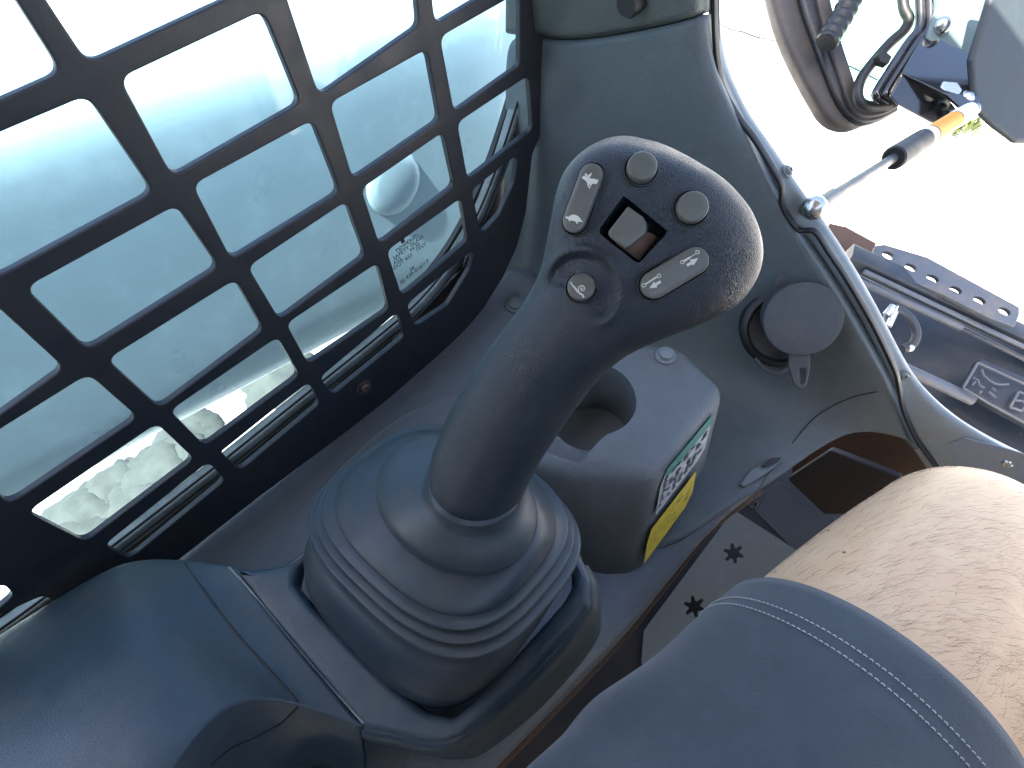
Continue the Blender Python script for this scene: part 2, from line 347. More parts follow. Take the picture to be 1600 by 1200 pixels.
# ------------------------------------------------------------------ side window
win = thing('side_window', 'sliding tinted side window behind the black grille', 'window', (-.455,.1,CZ-.6))
path = [(-120,1062),(30,958),(165,857),(260,784),(345,718),(430,650),(505,590),(590,522),(650,470),(700,410),(738,345),(770,270),(800,180),(825,90),(840,-60)]
def wp(off, X): return catmull([P(a+off*.55, b+off, X=X) for a, b in path], 5)
prof = rect(.006, .004, .4)
for off, X, m, nm, pr in ((30,-.477,'black','frame_back',(.0015,.026)), (-14,-.466,'black','glass_seal',(.004,.0028)), (6,-.455,'rail','sash_rail',(.008,.0085)), (3,-.4468,'black','seal_strip',(.0008,.0014)), (15,-.4468,'black','seal_strip',(.0006,.0007)), (40,-.440,'rail','inner_rail',(.003,.0022))):
    vs, fs = sweep(wp(off, X), rect(pr[0], pr[1], .5), up=Vector((1,0,0))); mk(nm, vs, fs, MT[m], win, auto=50)
gl = plate('glass_pane', Vector((-.472,0,CZ)), Vector((0,1,0)), Vector((0,0,1)), [gp(a, b, -.472) for a, b in [(-700,1350),(40,985),(345,735),(600,545),(720,420),(800,240),(850,60),(860,-300),(-600,-600)]], [], .004, MT['glass'], win)
o = P(612, 425, X=-.4685); sz = .0072
ex, ey = Vector((0,1,.02)).normalized(), Vector((0,-.02,1)).normalized()
# seen from inside, text runs forward
text3d('glass_stamp', '          \u25A0\n     TEMPERED\n  SAFETY GLASS\n AS2       M-32\nDOT 433   TINT\n\n\n         28\n(E) 43R-016717', P(606, 398, X=-.4695), ex, ey, sz, MT['ink'], win)
# wall strip under and around the window (outside skin), keeps light from leaking
skin_o = [(-600,1500),(30,1010),(170,905),(290,810),(430,700),(560,600),(640,545),(700,480),(750,400),(790,310),(830,180),(850,60),(1000,60),(1000,900),(500,1500)]
ws = plate('cab_side_skin', Vector((-.482,0,CZ)), Vector((0,1,0)), Vector((0,0,1)), [gp(a, b, -.482) for a, b in skin_o], [], .003, MT['ash'], None)
tag(ws, 'dark painted steel side skin of the cab just below the window', 'cab side')
# ------------------------------------------------------------------ lift arm outside
XA = -.66
arm = thing('lift_arm', 'pale grey-blue loader lift arm outside the side window', 'lift arm', P(200,700,X=XA))
a0, a1 = P(-500,1120,X=XA), P(700,462,X=XA)         # lower edge
b0, b1 = P(-500,318,X=XA), P(900,-52,X=XA)          # upper edge
def lerp(a,b,t): return a+(b-a)*t
vs=[];fs=[];K=22;L=30
for i in range(L+1):
    t=i/L; lo=lerp(a0,a1,t*1.15); hi=lerp(b0,b1,t)
    hh=(hi-lo).length/2; c=(hi+lo)/2; d=.12; e=(hi-lo).normalized(); s=Vector((-1,0,0))
    cc=c+s*d
    for j in range(K):
        an=2*PI*j/K; ca,sa=math.cos(an),math.sin(an); q=.34
        vs.append(cc+e*hh*math.copysign(abs(sa)**(q if sa < 0 else .30),sa)+s*(-d)*math.copysign(abs(ca)**(q if sa < 0 else .30),ca))
for i in range(L):
    for j in range(K): fs.append((i*K+j,i*K+(j+1)%K,(i+1)*K+(j+1)%K,(i+1)*K+j))
fs.append(tuple(range(K))[::-1]); fs.append(tuple(L*K+j for j in range(K)))
mk('arm_beam', vs, fs, MT['arm'], arm, sub=1)
mb=MB(); pb=P(612,285,X=XA-.006); mb.lathe(pb,Vector((1,0,0)),[(.052,-.01),(.050,.004),(.043,.010),(.030,.0125),(.0001,.013)],36)
mb.build('pivot_boss', MT['arm'], arm, auto=50)
# ------------------------------------------------------------------ front pillar trim and kick panel
def Yg(rows): return [[P(a,b,Y=y) if y > 0 else P(a,b,Z=y) for a,b,y in r] for r in rows]
pil = patch('pillar_trim', Yg([
 [(790,56,.425),(826,56,.425),(872,66,.437),(940,61,.44),(1030,44,.441),(1085,30,.442),(1106,22,.452),(1116,18,.485)],
 [(790,150,.412),(828,150,.415),(880,150,.432),(955,150,.44),(1040,142,.441),(1090,125,.442),(1112,112,.452),(1126,106,.485)],
 [(790,290,.40),(832,290,.405),(888,290,.424),(960,280,.438),(1060,255,.442),(1140,235,.445),(1172,222,.455),(1188,214,.485)],
 [(780,400,.37),(822,395,.378),(885,390,.408),(970,380,.432),(1080,365,.447),(1170,345,.45),(1222,335,.457),(1236,330,.485)],
 [(760,455,.33),(795,452,.35),(870,450,.385),(980,455,.42),(1090,450,.442),(1190,440,.45),(1285,420,.457),(1300,412,.485)],
 [(830,560,.30),(880,560,.33),(940,560,.36),(1010,560,.39),(1100,560,.425),(1200,555,.447),(1355,540,.457),(1372,532,.485)],
 [(880,700,-.61),(930,690,-.61),(1000,680,-.61),(1080,665,-.612),(1165,645,-.606),(1250,630,.432),(1392,610,.457),(1408,602,.485)],
 [(930,800,-.61),(980,785,-.61),(1040,765,-.61),(1120,730,-.608),(1190,705,-.600),(1262,668,.415),(1405,650,.457),(1422,642,.487)],
 [(960,870,-.606),(1010,862,-.605),(1062,848,-.603),(1136,792,-.603),(1222,745,-.61),(1325,660,.44),(1420,688,.455),(1450,715,.485)],
]), MT['trim'], None, 3, .005, creases=[('c',6,.5)])
tag(pil, 'dark grey-green moulded plastic trim of the front pillar, behind the joystick head', 'pillar trim')
TP = bvh(pil)
def online(name, pts, r, m, parent, tree=TP, lift=.0003, k=8):
    q=[]; 
    for a,b in pts:
        p,n=hit(tree,a,b); q.append(p+n*lift)
    return tube(name, catmull(q,5), r, m, parent, k=k)
online('panel_seam',[(1182,770),(1205,735),(1240,690),(1270,655),(1305,632),(1340,618),(1370,612)],.0006,MT['black'],pil)
# moulded hollow: its highlight and shade put in as paler and black plates
p,n=hit(TP,1190,735)
rc = pxplate('recess_highlight',[(1155,758),(1172,735),(1215,712),(1222,718),(1200,738),(1162,762)],(p-C0).length/ray(1190,735).length-.004,MT['plug'],pil,.004,.004,nrm=n,bev=.001)
pxplate('recess_shade',[(1188,728),(1205,716),(1222,714),(1216,722),(1196,730)],(p-C0).length/ray(1190,735).length-.0065,MT['black'],pil,.002,.002,nrm=n)
up = patch('upper_trim', Yg([
 [(790,-90,.415),(826,-90,.418),(872,-84,.428),(940,-88,.432),(1030,-90,.434),(1085,-95,.436),(1106,-95,.45),(1118,-95,.485)],
 [(790,0,.415),(826,0,.418),(872,6,.428),(940,2,.432),(1030,-12,.434),(1085,-25,.436),(1104,-30,.45),(1116,-34,.485)],
 [(790,47,.417),(826,47,.418),(872,57,.429),(940,52,.433),(1030,34,.434),(1085,20,.436),(1104,12,.45),(1114,8,.485)],
 [(790,54,.428),(826,54,.429),(872,64,.441),(940,59,.444),(1030,42,.445),(1085,28,.446),(1104,20,.455),(1114,16,.487)]]),
 MT['trim_up'], None, 3, .005, creases=[('r',2,.8)])
tag(up, 'grey-green upper pillar trim with a ridge along its bottom seam', 'pillar trim')
TU=bvh(up); p,n=hit(TU,992,-2); mb=MB(); mb.lathe(p,n,[(.011,-.002),(.011,.010),(.009,.013),(.0001,.0135)],28); mb.build('trim_knob',MT['black'],up,auto=50)
# ------------------------------------------------------------------ side ledge
def Zg(rows): return [[P(a,b,Z=z) for a,b,z in r] for r in rows]
led = patch('side_ledge', [
 [P(a,b,X=-.43) for a,b in [(-60,1180),(150,975),(280,868),(420,758),(530,672),(640,580),(740,492),(800,400)]],
 *Zg([
 [(60,1180,-.575),(200,1040,-.575),(330,925,-.575),(455,808,-.575),(560,722,-.575),(665,630,-.575),(765,535,-.57),(850,440,-.56)],
 [(150,1210,-.565),(270,1070,-.565),(400,950,-.565),(510,845,-.565),(600,755,-.565),(705,655,-.565),(810,560,-.565),(900,480,-.56)],
 [(230,1250,-.56),(350,1110,-.56),(470,980,-.56),(580,870,-.565),(680,770,-.57),(780,670,-.575),(880,590,-.58),(990,530,-.585)],
 [(500,1320,-.50),(600,1220,-.50),(720,1080,-.51),(820,980,-.545),(890,910,-.588),(950,850,-.606),(1010,780,-.614),(1120,680,-.62)],
 [(600,1330,-.50),(690,1240,-.50),(790,1130,-.52),(890,1030,-.565),(970,950,-.600),(1040,866,-.606),(1110,800,-.606),(1190,740,-.62)],
 [(620,1350,-.51),(715,1256,-.51),(815,1150,-.53),(912,1050,-.575),(992,968,-.612),(1060,884,-.613),(1122,812,-.613),(1196,752,-.625)],
 [(600,1380,-.60),(705,1276,-.60),(805,1170,-.62),(905,1070,-.655),(985,985,-.68),(1052,898,-.685),(1114,822,-.68),(1190,762,-.69)]])],
 MT['ledge'], None, 3, .005, creases=[('r',6,.6)])
tag(led, 'grey plastic side ledge running under the window grille to the footwell', 'side panel')
TL=bvh(led)
p,n=hit(TL,806,476); mb=MB(); mb.lathe(p+n*.001,n,[(.013,-.002),(.013,.003),(.009,.004),(.009,.007),(.006,.0085),(.0001,.009)],28); mb.build('bolt_cap',MT['trim'],led,auto=50)
online('raised_rib',[(470,800),(520,745),(575,690),(630,650),(690,625),(740,612)],.006,MT['ledge'],led,TL,-.0046,12)
# rusty lip under the ledge edge
vs,fs=sweep(catmull([P(a,b,Z=z) for a,b,z in [(690,1292,-.59),(800,1180,-.605),(902,1076,-.645),(982,990,-.675),(1052,902,-.684),(1114,826,-.682),(1190,768,-.69)]],5),rect(.0022,.0025,.3)); mk('rusty_lip',vs,fs,MT['rust'],led,auto=50)
# ------------------------------------------------------------------ armrest console
ZP=-.43
con = thing('armrest_console','dark blue-grey plastic armrest console with a raised hump, around the joystick base','console',P(300,1100,Z=-.56))
hump = patch('hump_cover', Zg([
 [(-260,1190,-.47),(-130,1085,-.47),(0,996,-.47),(100,938,-.47),(175,893,-.47),(250,888,-.465),(330,892,-.455),(368,892,-.440)],
 [(-250,1175,-.445),(-120,1072,-.445),(4,984,-.445),(100,924,-.445),(182,874,-.445),(244,866,-.442),(310,872,-.436),(362,882,-.4285)],
 [(-200,1240,-.40),(-80,1150,-.40),(30,1060,-.40),(125,990,-.40),(205,925,-.404),(265,918,-.414),(330,925,-.425),(392,924,-.4285)],
 [(-130,1340,-.375),(-20,1250,-.375),(80,1160,-.375),(165,1085,-.376),(240,1005,-.386),(310,998,-.405),(385,1000,-.4235),(452,1000,-.4285)],
 [(-30,1450,-.368),(70,1360,-.368),(165,1255,-.368),(225,1180,-.370),(290,1080,-.381),(365,1060,-.402),(440,1068,-.4225),(516,1075,-.4285)],
 [(20,1500,-.372),(120,1400,-.372),(210,1290,-.372),(265,1205,-.374),(330,1112,-.386),(400,1085,-.406),(480,1103,-.424),(565,1136,-.4295)],
 [(60,1520,-.40),(150,1420,-.40),(245,1310,-.40),(300,1230,-.40),(360,1140,-.408),(418,1106,-.424),(484,1122,-.440),(560,1150,-.445)],
 [(120,1560,-.52),(210,1460,-.52),(300,1360,-.52),(370,1290,-.52),(440,1225,-.52),(490,1195,-.52),(530,1205,-.52),(575,1230,-.52)]]),
 MT['cons'], con, 3, .004, creases=[('r',1,.3),('r',5,.6)])
def zp(px,py,z=ZP):
    q=P(px,py,Z=z); return (q.x,q.y)
# deck plate around the opening
outl=[(350,884),(400,889),(440,882),(480,853),(560,800),(700,700),(860,790),(905,860),(924,905),(922,945),(895,985),(800,1085),(722,1148),(690,1160),(655,1160),(566,1139)]
hol=[(457,912),(464,884),(500,855),(620,770),(840,800),(893,893),(893,918),(880,940),(800,1030),(738,1095),(708,1122),(665,1112),(605,1066),(530,990),(485,945)]
deck=plate('deck', Vector((0,0,CZ+ZP-.010)), Vector((1,0,0)), Vector((0,1,0)), [zp(*p) for p in outl],[[zp(*p) for p in hol]], .020, MT['cons2'], con, .008, .006, .0055)
TD=bvh(deck)
# skirt below the deck towards the driver
sk=catmull([Vector((*zp(a,b),CZ)) for a,b in [(560,1140),(610,1149),(655,1160),(690,1160),(718,1150),(800,1085),(850,1036),(895,985),(920,948),(925,930),(924,905),(912,880)]],6)
cm=sum(sk,Vector())/len(sk); vs=[];fs=[]
for i,q_ in enumerate(sk):
    a_,b_=sk[max(0,i-1)],sk[min(len(sk)-1,i+1)]; nn=(b_-a_).cross(Vector((0,0,1))).normalized()
    if nn.dot(q_-Vector((P(690,900,Z=ZP).x,P(690,900,Z=ZP).y,CZ)))<0: nn=-nn
    vs+=[q_-nn*.004+Vector((0,0,-.4375)),q_+nn*.0006+Vector((0,0,-.4385)),q_+nn*.0022+Vector((0,0,-.46)),q_+nn*.004+Vector((0,0,-.525))]
for i in range(len(sk)-1):
    for j in range(3): fs.append((i*4+j,i*4+j+1,i*4+j+5,i*4+j+4))
mk('deck_skirt',vs,fs,MT['cons'],con,solid=.004,sub=1)
# seams on hump and deck
TH=bvh(hump)
def two(px,py):
    a=TH.ray_cast(C0,ray(px,py).normalized()); b_=TD.ray_cast(C0,ray(px,py).normalized())
    c=[x for x in (a,b_) if x[0] is not None]
    if not c: return P(px,py,Z=ZP)
    return min(c,key=lambda x:x[3])[0]
tube('seam_ridge',catmull([two(a,b)+Vector((0,0,.0002)) for a,b in [(358,886),(385,915),(430,970),(480,1030),(530,1088),(568,1130)]],5),.0008,MT['rail'],con,k=8)
tube('seam_groove',catmull([two(a,b)+Vector((0,0,.0001)) for a,b in [(288,880),(320,925),(365,985),(410,1035),(450,1080),(465,1098)]],5),.0009,MT['black'],con,k=8)
tube('side_seam',catmull([two(a,b)+Vector((0,0,.0002)) for a,b in [(466,1104),(440,1130),(400,1152),(360,1170),(330,1195)]],5),.0007,MT['black'],con,k=8)
# black slab under the opening: shade of the hollow put in as colour
mk('opening_shade',*box(tuple(P(600,1150,Z=-.54)),tuple(P(860,830,Z=-.52))),MT['black'],con,smooth=False)
# ------------------------------------------------------------------ joystick: boot
joy = thing('joystick','black rubber-gripped joystick with grey buttons rising from a ribbed boot','joystick',P(700,950,Z=-.45))
def rring(cx,cy,z,a,b,n,K=96,tilt=(0,0),yaw=0):
    o=[]
    for j in range(K):
        th=2*PI*j/K; c,s=math.cos(th),math.sin(th)
        x=a*math.copysign(abs(c)**(2/n),c); y=b*math.copysign(abs(s)**(2/n),s)
        x,y=x*math.cos(yaw)-y*math.sin(yaw),x*math.sin(yaw)+y*math.cos(yaw)
        o.append(Vector((cx+x,cy+y,CZ+z+x*tilt[0]+y*tilt[1])))
    return o
def loft(rings,caps=(True,True)):
    K=len(rings[0]); vs=[v for r in rings for v in r]; fs=[]
    for i in range(len(rings)-1):
        for j in range(K): fs.append((i*K+j,i*K+(j+1)%K,(i+1)*K+(j+1)%K,(i+1)*K+j))
    if caps[0]: fs.append(tuple(range(K))[::-1])
    if caps[1]: fs.append(tuple((len(rings)-1)*K+j for j in range(K)))
    return vs,fs
def ctr(px,py,z): q=P(px,py,Z=z); return q.x,q.y
BR=[(668,905,-.470,.090,.074,3.2,.05,-.10),(669,896,-.455,.0925,.0765,3.2,.055,-.12),(670,886,-.440,.0930,.0770,3.2,.06,-.15),(676,868,-.420,.0918,.0755,3.2,.08,-.24),(686,838,-.402,.0900,.0715,3.1,.11,-.31)]
for k in range(3):
    for q in range(9):
        an=-PI*.5+PI*q/8; e=q in (0,8); am=-.0034 if e else .0050*math.cos(an)**.6
        BR.append((692.8+.6*k,818-9.5*k-2*q/8,-.3905+.0098*k+.0050*math.sin(an),.0900-.0060*k+am,.0690-.0042*k+am*.95,3.0-.05*k,.12-.012*k,-.34+.028*k))
BR+=[(694,797,-.3640,.0755,.0575,2.75,.09,-.26),(693,797,-.3605,.0745,.0560,2.65,.08,-.23),(694,795,-.3565,.0725,.0545,2.55,.07,-.21),(698,791,-.3515,.0690,.0515,2.4,.05,-.18),(703,787,-.3465,.0640,.0480,2.2,.03,-.15),(708,783,-.3425,.0585,.0440,2.05,0,-.12),(711,781,-.3405,.0530,.0400,2,-.02,-.10),(711,781,-.3400,.0440,.0350,2,-.02,-.10)]
rings=[rring(*ctr(a,b,z),z,hx,hy,n,K=200,tilt=(tx,ty),yaw=.08) for a,b,z,hx,hy,n,tx,ty in BR]
boot=mk('boot',*loft(rings),MT['boot'],joy)
CL=[(711,781,-.3402,.0525,.0395,-.02,-.10),(711,781,-.3396,.0548,.0410,-.02,-.10),(711,781,-.3380,.0558,.0418,-.02,-.10),(711,780,-.3350,.0560,.0419,-.02,-.10),(713,778,-.3305,.0545,.0410,-.02,-.11),(716,776,-.3260,.0505,.0390,-.03,-.13),(721,773,-.3215,.0445,.0355,-.03,-.16),(727,770,-.3180,.0385,.0325,-.04,-.19),(733,767,-.3150,.0335,.0302,-.05,-.21),(739,764,-.3115,.0292,.0278,-.05,-.22),(743,757,-.303,.0262,.0255,-.05,-.22)]
cf=[catmull([Vector(q[:3]) for q in CL],4),catmull([Vector((q[3],q[4],0)) for q in CL],4),catmull([Vector((q[5],q[6],0)) for q in CL],4)]
rings=[rring(*ctr(a.x,a.y,a.z),a.z,b_.x,b_.y,2,K=120,tilt=(c_.x,c_.y),yaw=.1) for a,b_,c_ in zip(*cf)]
mk('collar',*loft(rings),MT['boot'],joy)
tube('dust_line',[v+Vector((0,0,-.0004)) for v in rings[5][::2]],.0006,MT['dust'],joy,k=6,closed=True)
# ------------------------------------------------------------------ joystick: grip
SEC=[ # left px, right px, depth of centre, half thickness, squareness front
 ((681,760),(806,797),.3395,.0262,2.0),((672,728),(816,776),.332,.0268,2.0),((688,676),(842,722),.322,.0272,2.0),((715,620),(872,676),.312,.0272,2.0),((748,566),(903,632),.303,.0268,2.0),
 ((785,516),(937,590),.294,.0262,2.05),((820,470),(978,556),.286,.0255,2.15),((843,425),(1032,530),.279,.0245,2.3),((853,385),(1092,506),.273,.0235,2.5),
 ((861,344),(1146,476),.268,.0225,2.7),((868,306),(1179,432),.2635,.0215,2.8),((880,272),(1188,384),.2595,.0205,2.8),((899,246),(1172,330),.257,.019,2.7),
 ((922,228),(1135,284),.2555,.0165,2.5),((948,216),(1092,254),.2550,.0125,2.3),((972,212),(1052,232),.2552,.007,2.1),((990,213),(1028,222),.2556,.0025,2)]
def interp(keys,k):
    out=[]
    vals=[Vector((a[0],a[1],0)) for a,*_ in keys]
    A=catmull([Vector((s[0][0],s[0][1],s[2])) for s in keys],k); B=catmull([Vector((s[1][0],s[1][1],s[3])) for s in keys],k); Cc=catmull([Vector((s[4],0,0)) for s in keys],k)
    return list(zip(A,B,Cc))
rings=[]; K=160
SEC=[(a,b,.345-(.340-t)*1.12,h,n) for a,b,t,h,n in SEC]
IS=interp(SEC,9)
view=c2w((0,0,1))
SC=(909,452)
for si,(A,B,Cc) in enumerate(IS):
    t=A.z; Lp,Rp=P(A.x,A.y,t),P(B.x,B.y,t); c=(Lp+Rp)/2; w=(Rp-Lp)/2; dd=(c-C0).normalized()
    a0_,b0_,_=IS[max(0,si-4)]; a1_,b1_,_=IS[min(len(IS)-1,si+4)]
    axs=((P(a1_.x,a1_.y,a1_.z)+P(b1_.x,b1_.y,b1_.z))-(P(a0_.x,a0_.y,a0_.z)+P(b0_.x,b0_.y,b0_.z))).normalized()
    fw=max(0,min(1,1-(si-20)/36)); d2=axs.cross(w).normalized(); d2=d2 if d2.dot(dd)>0 else -d2
    dd=(dd*(1-fw)+d2*fw).normalized()
    dd=(dd-w.normalized()*dd.dot(w.normalized())).normalized(); n=max(Cc.x,1.9); ring=[]
    for j in range(K):
        th=2*PI*j/K; cc,s=math.cos(th),math.sin(th)
        e=n if s<0 else 2.0
        x=math.copysign(abs(cc)**(2/e),cc); y=math.copysign(abs(s)**(2/e),s)
        p=c+w*x+dd*B.z*y
        if s<0:
            q=p-C0; z=q.dot(view); px=800+F*q.dot(xa)/z; py=600-F*q.dot(ya)/z
            r=math.hypot(px-SC[0],py-SC[1]); ang=math.atan2(-(py-SC[1]),px-SC[0])
            wgt=max(0,min(1,(math.cos(ang-math.radians(55))+.62)/.35))
            sm=lambda a,b_,x:(lambda u:u*u*(3-2*u))(max(0,min(1,(x-a)/(b_-a))))
            d=.0036*(1-sm(46,60,r))*wgt-.0016*math.exp(-((r-64)/6)**2)*wgt
            # shallow dish around the thumb switch
            r2=math.hypot((px-985),(py-355)); d+=.0012*math.exp(-(r2/55)**2)
            p+=dd*d
        ring.append(p)
    rings.append(ring)
grip=mk('grip',*loft(rings),MT['grip'],joy)
bm=bmesh.new(); bm.from_mesh(grip.data); bmesh.ops.recalc_face_normals(bm,faces=bm.faces); bm.to_mesh(grip.data); bm.free()
TG=bvh(grip)
# thumb switch well
cen,_=hit(TG,985,360); tcen=(cen-C0).dot(view)
w0=[(975,308),(1043,361),(1038,370),(1000,414),(991,412),(931,364),(931,356)]; w1=[(981,326),(1034,362),(1032,368),(1000,402),(992,402),(950,368),(950,362)]
k_=(tcen-.008); wv=[P(a-(b2-a)*.4,b-(c2-b)*.4,k_) for (a,b),(b2,c2) in zip(w0,w1)]+[P(a,b,tcen+.013) for a,b in w1]; m7=len(w0)
cut=mk('cut',wv,[tuple(range(m7)),tuple(range(m7,2*m7))[::-1]]+[(i,(i+1)%m7,m7+(i+1)%m7,m7+i) for i in range(m7)],MT['grip'])
bm=bmesh.new(); bm.from_mesh(cut.data); bmesh.ops.recalc_face_normals(bm,faces=bm.faces); bm.to_mesh(cut.data); bm.free(); boolean(grip,cut)
grip.data.materials.append(MT['black'])
grip.data.set_sharp_from_angle(angle=math.radians(50))
# grip base ring
rb=rings[3]; rb2=[]
ringp=[v+(rings[2][i]-v)*.0 for i,v in enumerate(rings[7])]
tube('grip_base_lip',[rings[1][j] for j in range(0,K,3)],.0009,MT['boot'],grip,k=8,closed=True)
# buttons
def btn_frame(px,py,px2=None,py2=None):
    pts=[hit(TG,px+dx,py+dy) for dx,dy in ((0,0),(14,0),(-14,0),(0,14),(0,-14))]
    p=sum((q[0] for q in pts),Vector())/5; n=sum((q[1] for q in pts),Vector()).normalized(); return p,n
def pill(p0,p1,n,r,k=16):
    ax=(p1-p0); ax=(ax-n*ax.dot(n)); 
    if ax.length<1e-6: ax=n.cross(xa)
    ax.normalize(); sd_=n.cross(ax); o=[]
    for j in range(k+1):
        a=-PI/2+PI*j/k; o.append((p1,ax*math.cos(a)*1+sd_*math.sin(a)))
    for j in range(k+1):
        a=PI/2+PI*j/k; o.append((p0,ax*math.cos(a)+sd_*math.sin(a)))
    return o
def button(name,c0,c1,rpx,h=.0042,label=None,rock=0):
    p,n=btn_frame((c0[0]+c1[0])/2,(c0[1]+c1[1])/2); n=(n*.6-view*.4).normalized()
    p0=plane_hit(*c0,p,n); p1=plane_hit(*c1,p,n); r=rpx*(p-C0).dot(view)/F
    prof=pill(p0,p1,n,r); nn=len(prof)
    def ring(rr,hh,off=0): return [q+d*rr+n*hh for q,d in prof]
    well=mk('button_well',*loft([ring(r+.0011,-.004),ring(r+.0011,.00055),ring(r+.0008,.0007),ring(r+.0003,.0002),ring(r*.9,-.001)]),MT['black'],grip,auto=40)
    b_=mk(name,*loft([ring(r,-.003),ring(r*.995,h*.7),ring(r*.965,h*.92),ring(r*.90,h),ring(r*.5,h*1.02),ring(r*.1,h*1.02)]),MT['button'],grip,auto=60,label=label)
    return b_,p+n*(h*1.02+.00012),n
b1,q1,n1=button('rocker_button',(925,277),(899,346),18.5,.0038,'grey rocker button with rabbit and turtle symbols')
b2,q2,n2=button('rocker_button',(1083,408),(1021,445),21.5,.0038,'grey rocker button with two arrow symbols')
b3,_,_=button('round_button',(1001,265),(1001.5,265),23,.0042,'blank round button at the top')
b4,_,_=button('round_button',(1079,326),(1079.5,326),24,.0042,'blank round button on the right')
b5,q5,n5=button('round_button',(908,450),(908.5,450),21.5,.0034,'round button with a snail symbol')
Z3=lambda a,b:(800+a*.3,180+b*.3)
def sym(polys,strokes,q,n,parent,name,sh=(0,0)):
    mb=MB(); cnt=0
    def pr(a,b,l=0):
        x,y=Z3(a+sh[0],b+sh[1]); return plane_hit(x,y,q+n*l,n)
    for pl in polys:
        cu=[pr(*p) for p in pl]; L=len(cu); mb.add(cu+[c+n*.00012 for c in cu],[tuple(range(L)),tuple(range(L,2*L))[::-1]]+[(i,(i+1)%L,L+(i+1)%L,L+i) for i in range(L)])
    for pts,wd in strokes:
        cnt+=1
        for i in range(len(pts)-1):
            a,b_=Vector((*pts[i],0)),Vector((*pts[i+1],0)); d=(b_-a); 
            if d.length<1e-5: continue
            d.normalize(); s=Vector((-d.y,d.x,0))*wd/2; a=a-d*wd*.3; b_=b_+d*wd*.3
            l=.00002*((i%3)+1)
            cu=[pr(v.x,v.y,l) for v in (a+s,b_+s,b_-s,a-s)]; mb.add(cu+[c+n*.0001 for c in cu],[(0,1,2,3),(7,6,5,4),(0,1,5,4),(1,2,6,5),(2,3,7,6),(3,0,4,7)])
    return mb.build(name,MT['white'],parent,smooth=False)
def circle(cx,cy,r,k=14): return [(cx+r*math.cos(2*PI*i/k),cy+r*math.sin(2*PI*i/k)) for i in range(k+1)]
sym([[(363,325),(372,316),(384,316),(390,320),(395,313),(417,299),(412,314),(403,326),(412,331),(425,331),(438,333),(447,342),(445,354),(436,360),(424,356),(416,360),(406,378),(401,381),(404,370),(408,362),(400,362),(398,374),(393,368),(391,352),(383,340),(368,331)],[(386,318),(376,308),(388,300),(384,300),(394,314)],[(442,338),(448,334),(450,342),(446,346)]],[([(395,366),(404,380)],4)],q1,n1,b1,'rabbit_symbol')
sym([[(277,531),(284,526),(294,530),(302,523),(315,518),(330,519),(345,526),(355,537),(362,548),(370,556),(356,555),(350,554),(343,556),(343,565),(335,565),(334,555),(312,549),(303,547),(303,553),(296,553),(296,545),(286,538)]],[],q1,n1,b1,'turtle_symbol')
sp=[]; 
for i in range(30):
    a=.3+i*.31; r=26-i*.82; sp.append((370+r*math.cos(a+2.2)*.8,908+r*math.sin(a+2.2)*.8))
sym([],[([(322,892),(334,905),(346,922),(358,932),(372,940),(378,952)],9),([(322,892),(312,880)],7),([(316,890),(318,874)],3),([(312,880),(308,872)],3),(sp,5.5)],q5,n5,b5,'snail_symbol',sh=(-5,-4))
sym([[(926,753),(943,784),(971,744)],[(907,776),(915,789),(940,774),(932,762)]],[(circle(966,713,9),4),(circle(887,765,9),4),([(895,760),(925,742)],11),([(925,742),(959,720)],4)],q2,n2,b2,'arrow_symbol')
sym([[(771,860),(777,872),(752,888),(745,876)],[(740,866),(757,896),(715,902)]],[(circle(765,837,9),4),(circle(687,886,9),4),([(695,880),(750,845)],9),([(695,880),(758,840)],4)],q2,n2,b2,'arrow_symbol')
# thumb switch
n=(-view*.9+c2w((-.1,-.3,0))).normalized()
lv=[]; 
top=[(981,322),(1005,339),(1011,350),(1009,364),(984,386),(976,388),(952,370),(950,362)]
c=tcen-.0042
mb=MB()
def wpt(a,b,t): return P(a,b,t)
tp=[wpt(a,b,c+(.0 if b<350 else .0018)) for a,b in top]; bt=[wpt(a+3,b+3,c+.016) for a,b in top]
cc_=sum(tp,Vector())/len(tp); tp2=[cc_+(v-cc_)*.88-view*.0008 for v in tp]
L=len(top); mb.add(bt+tp+tp2,[tuple(range(2*L,3*L))]+[(k*L+i,k*L+(i+1)%L,(k+1)*L+(i+1)%L,(k+1)*L+i) for k in range(2) for i in range(L)])
mb.build('thumb_switch',MT['button'],grip,sub=0,bevel=.0012,auto=40)
mb=MB(); mb.add([wpt(*q) for q in [(958,372,c+.005),(980,391,c+.005),(1013,362,c+.005),(1032,373,c+.009),(999,408,c+.009),(966,386,c+.009)]],[(0,1,4,5),(1,2,3,4)])
mb.build('switch_body',MT['rust'],grip,solid=.001)
# ------------------------------------------------------------------ cup holder box
cupb = thing('cup_holder','grey plastic cup holder box with warning stickers, beside the joystick boot','cup holder',P(960,800,Z=-.6))
ZC=-.485
topp=[(900,520),(1064,541),(1137,606),(1019,750),(926,735),(905,740),(830,728),(800,640)]
zz=[0,-.001,-.012,-.010,0,0,0,0]
vs=[P(a,b,Z=ZC+z) for (a,b),z in zip(topp,zz)]
fn=(vs[3]-vs[2]).cross(P(990,912,Z=-.604)-vs[2]).normalized()
if fn.dot(C0-vs[2])<0: fn=-fn
topc,topd=vs[2].copy(),vs[3].copy()
base=[P(860,560,Z=-.61),P(1040,600,Z=-.61),plane_hit(1106,728,vs[2],fn),P(990,912,Z=-.604),P(938,925,Z=-.604),P(900,920,Z=-.604),P(800,850,Z=-.604),P(770,720,Z=-.61)]
base=[p+Vector((0,0,-.02)) for p in base]; q=vs[:]
L=len(q)
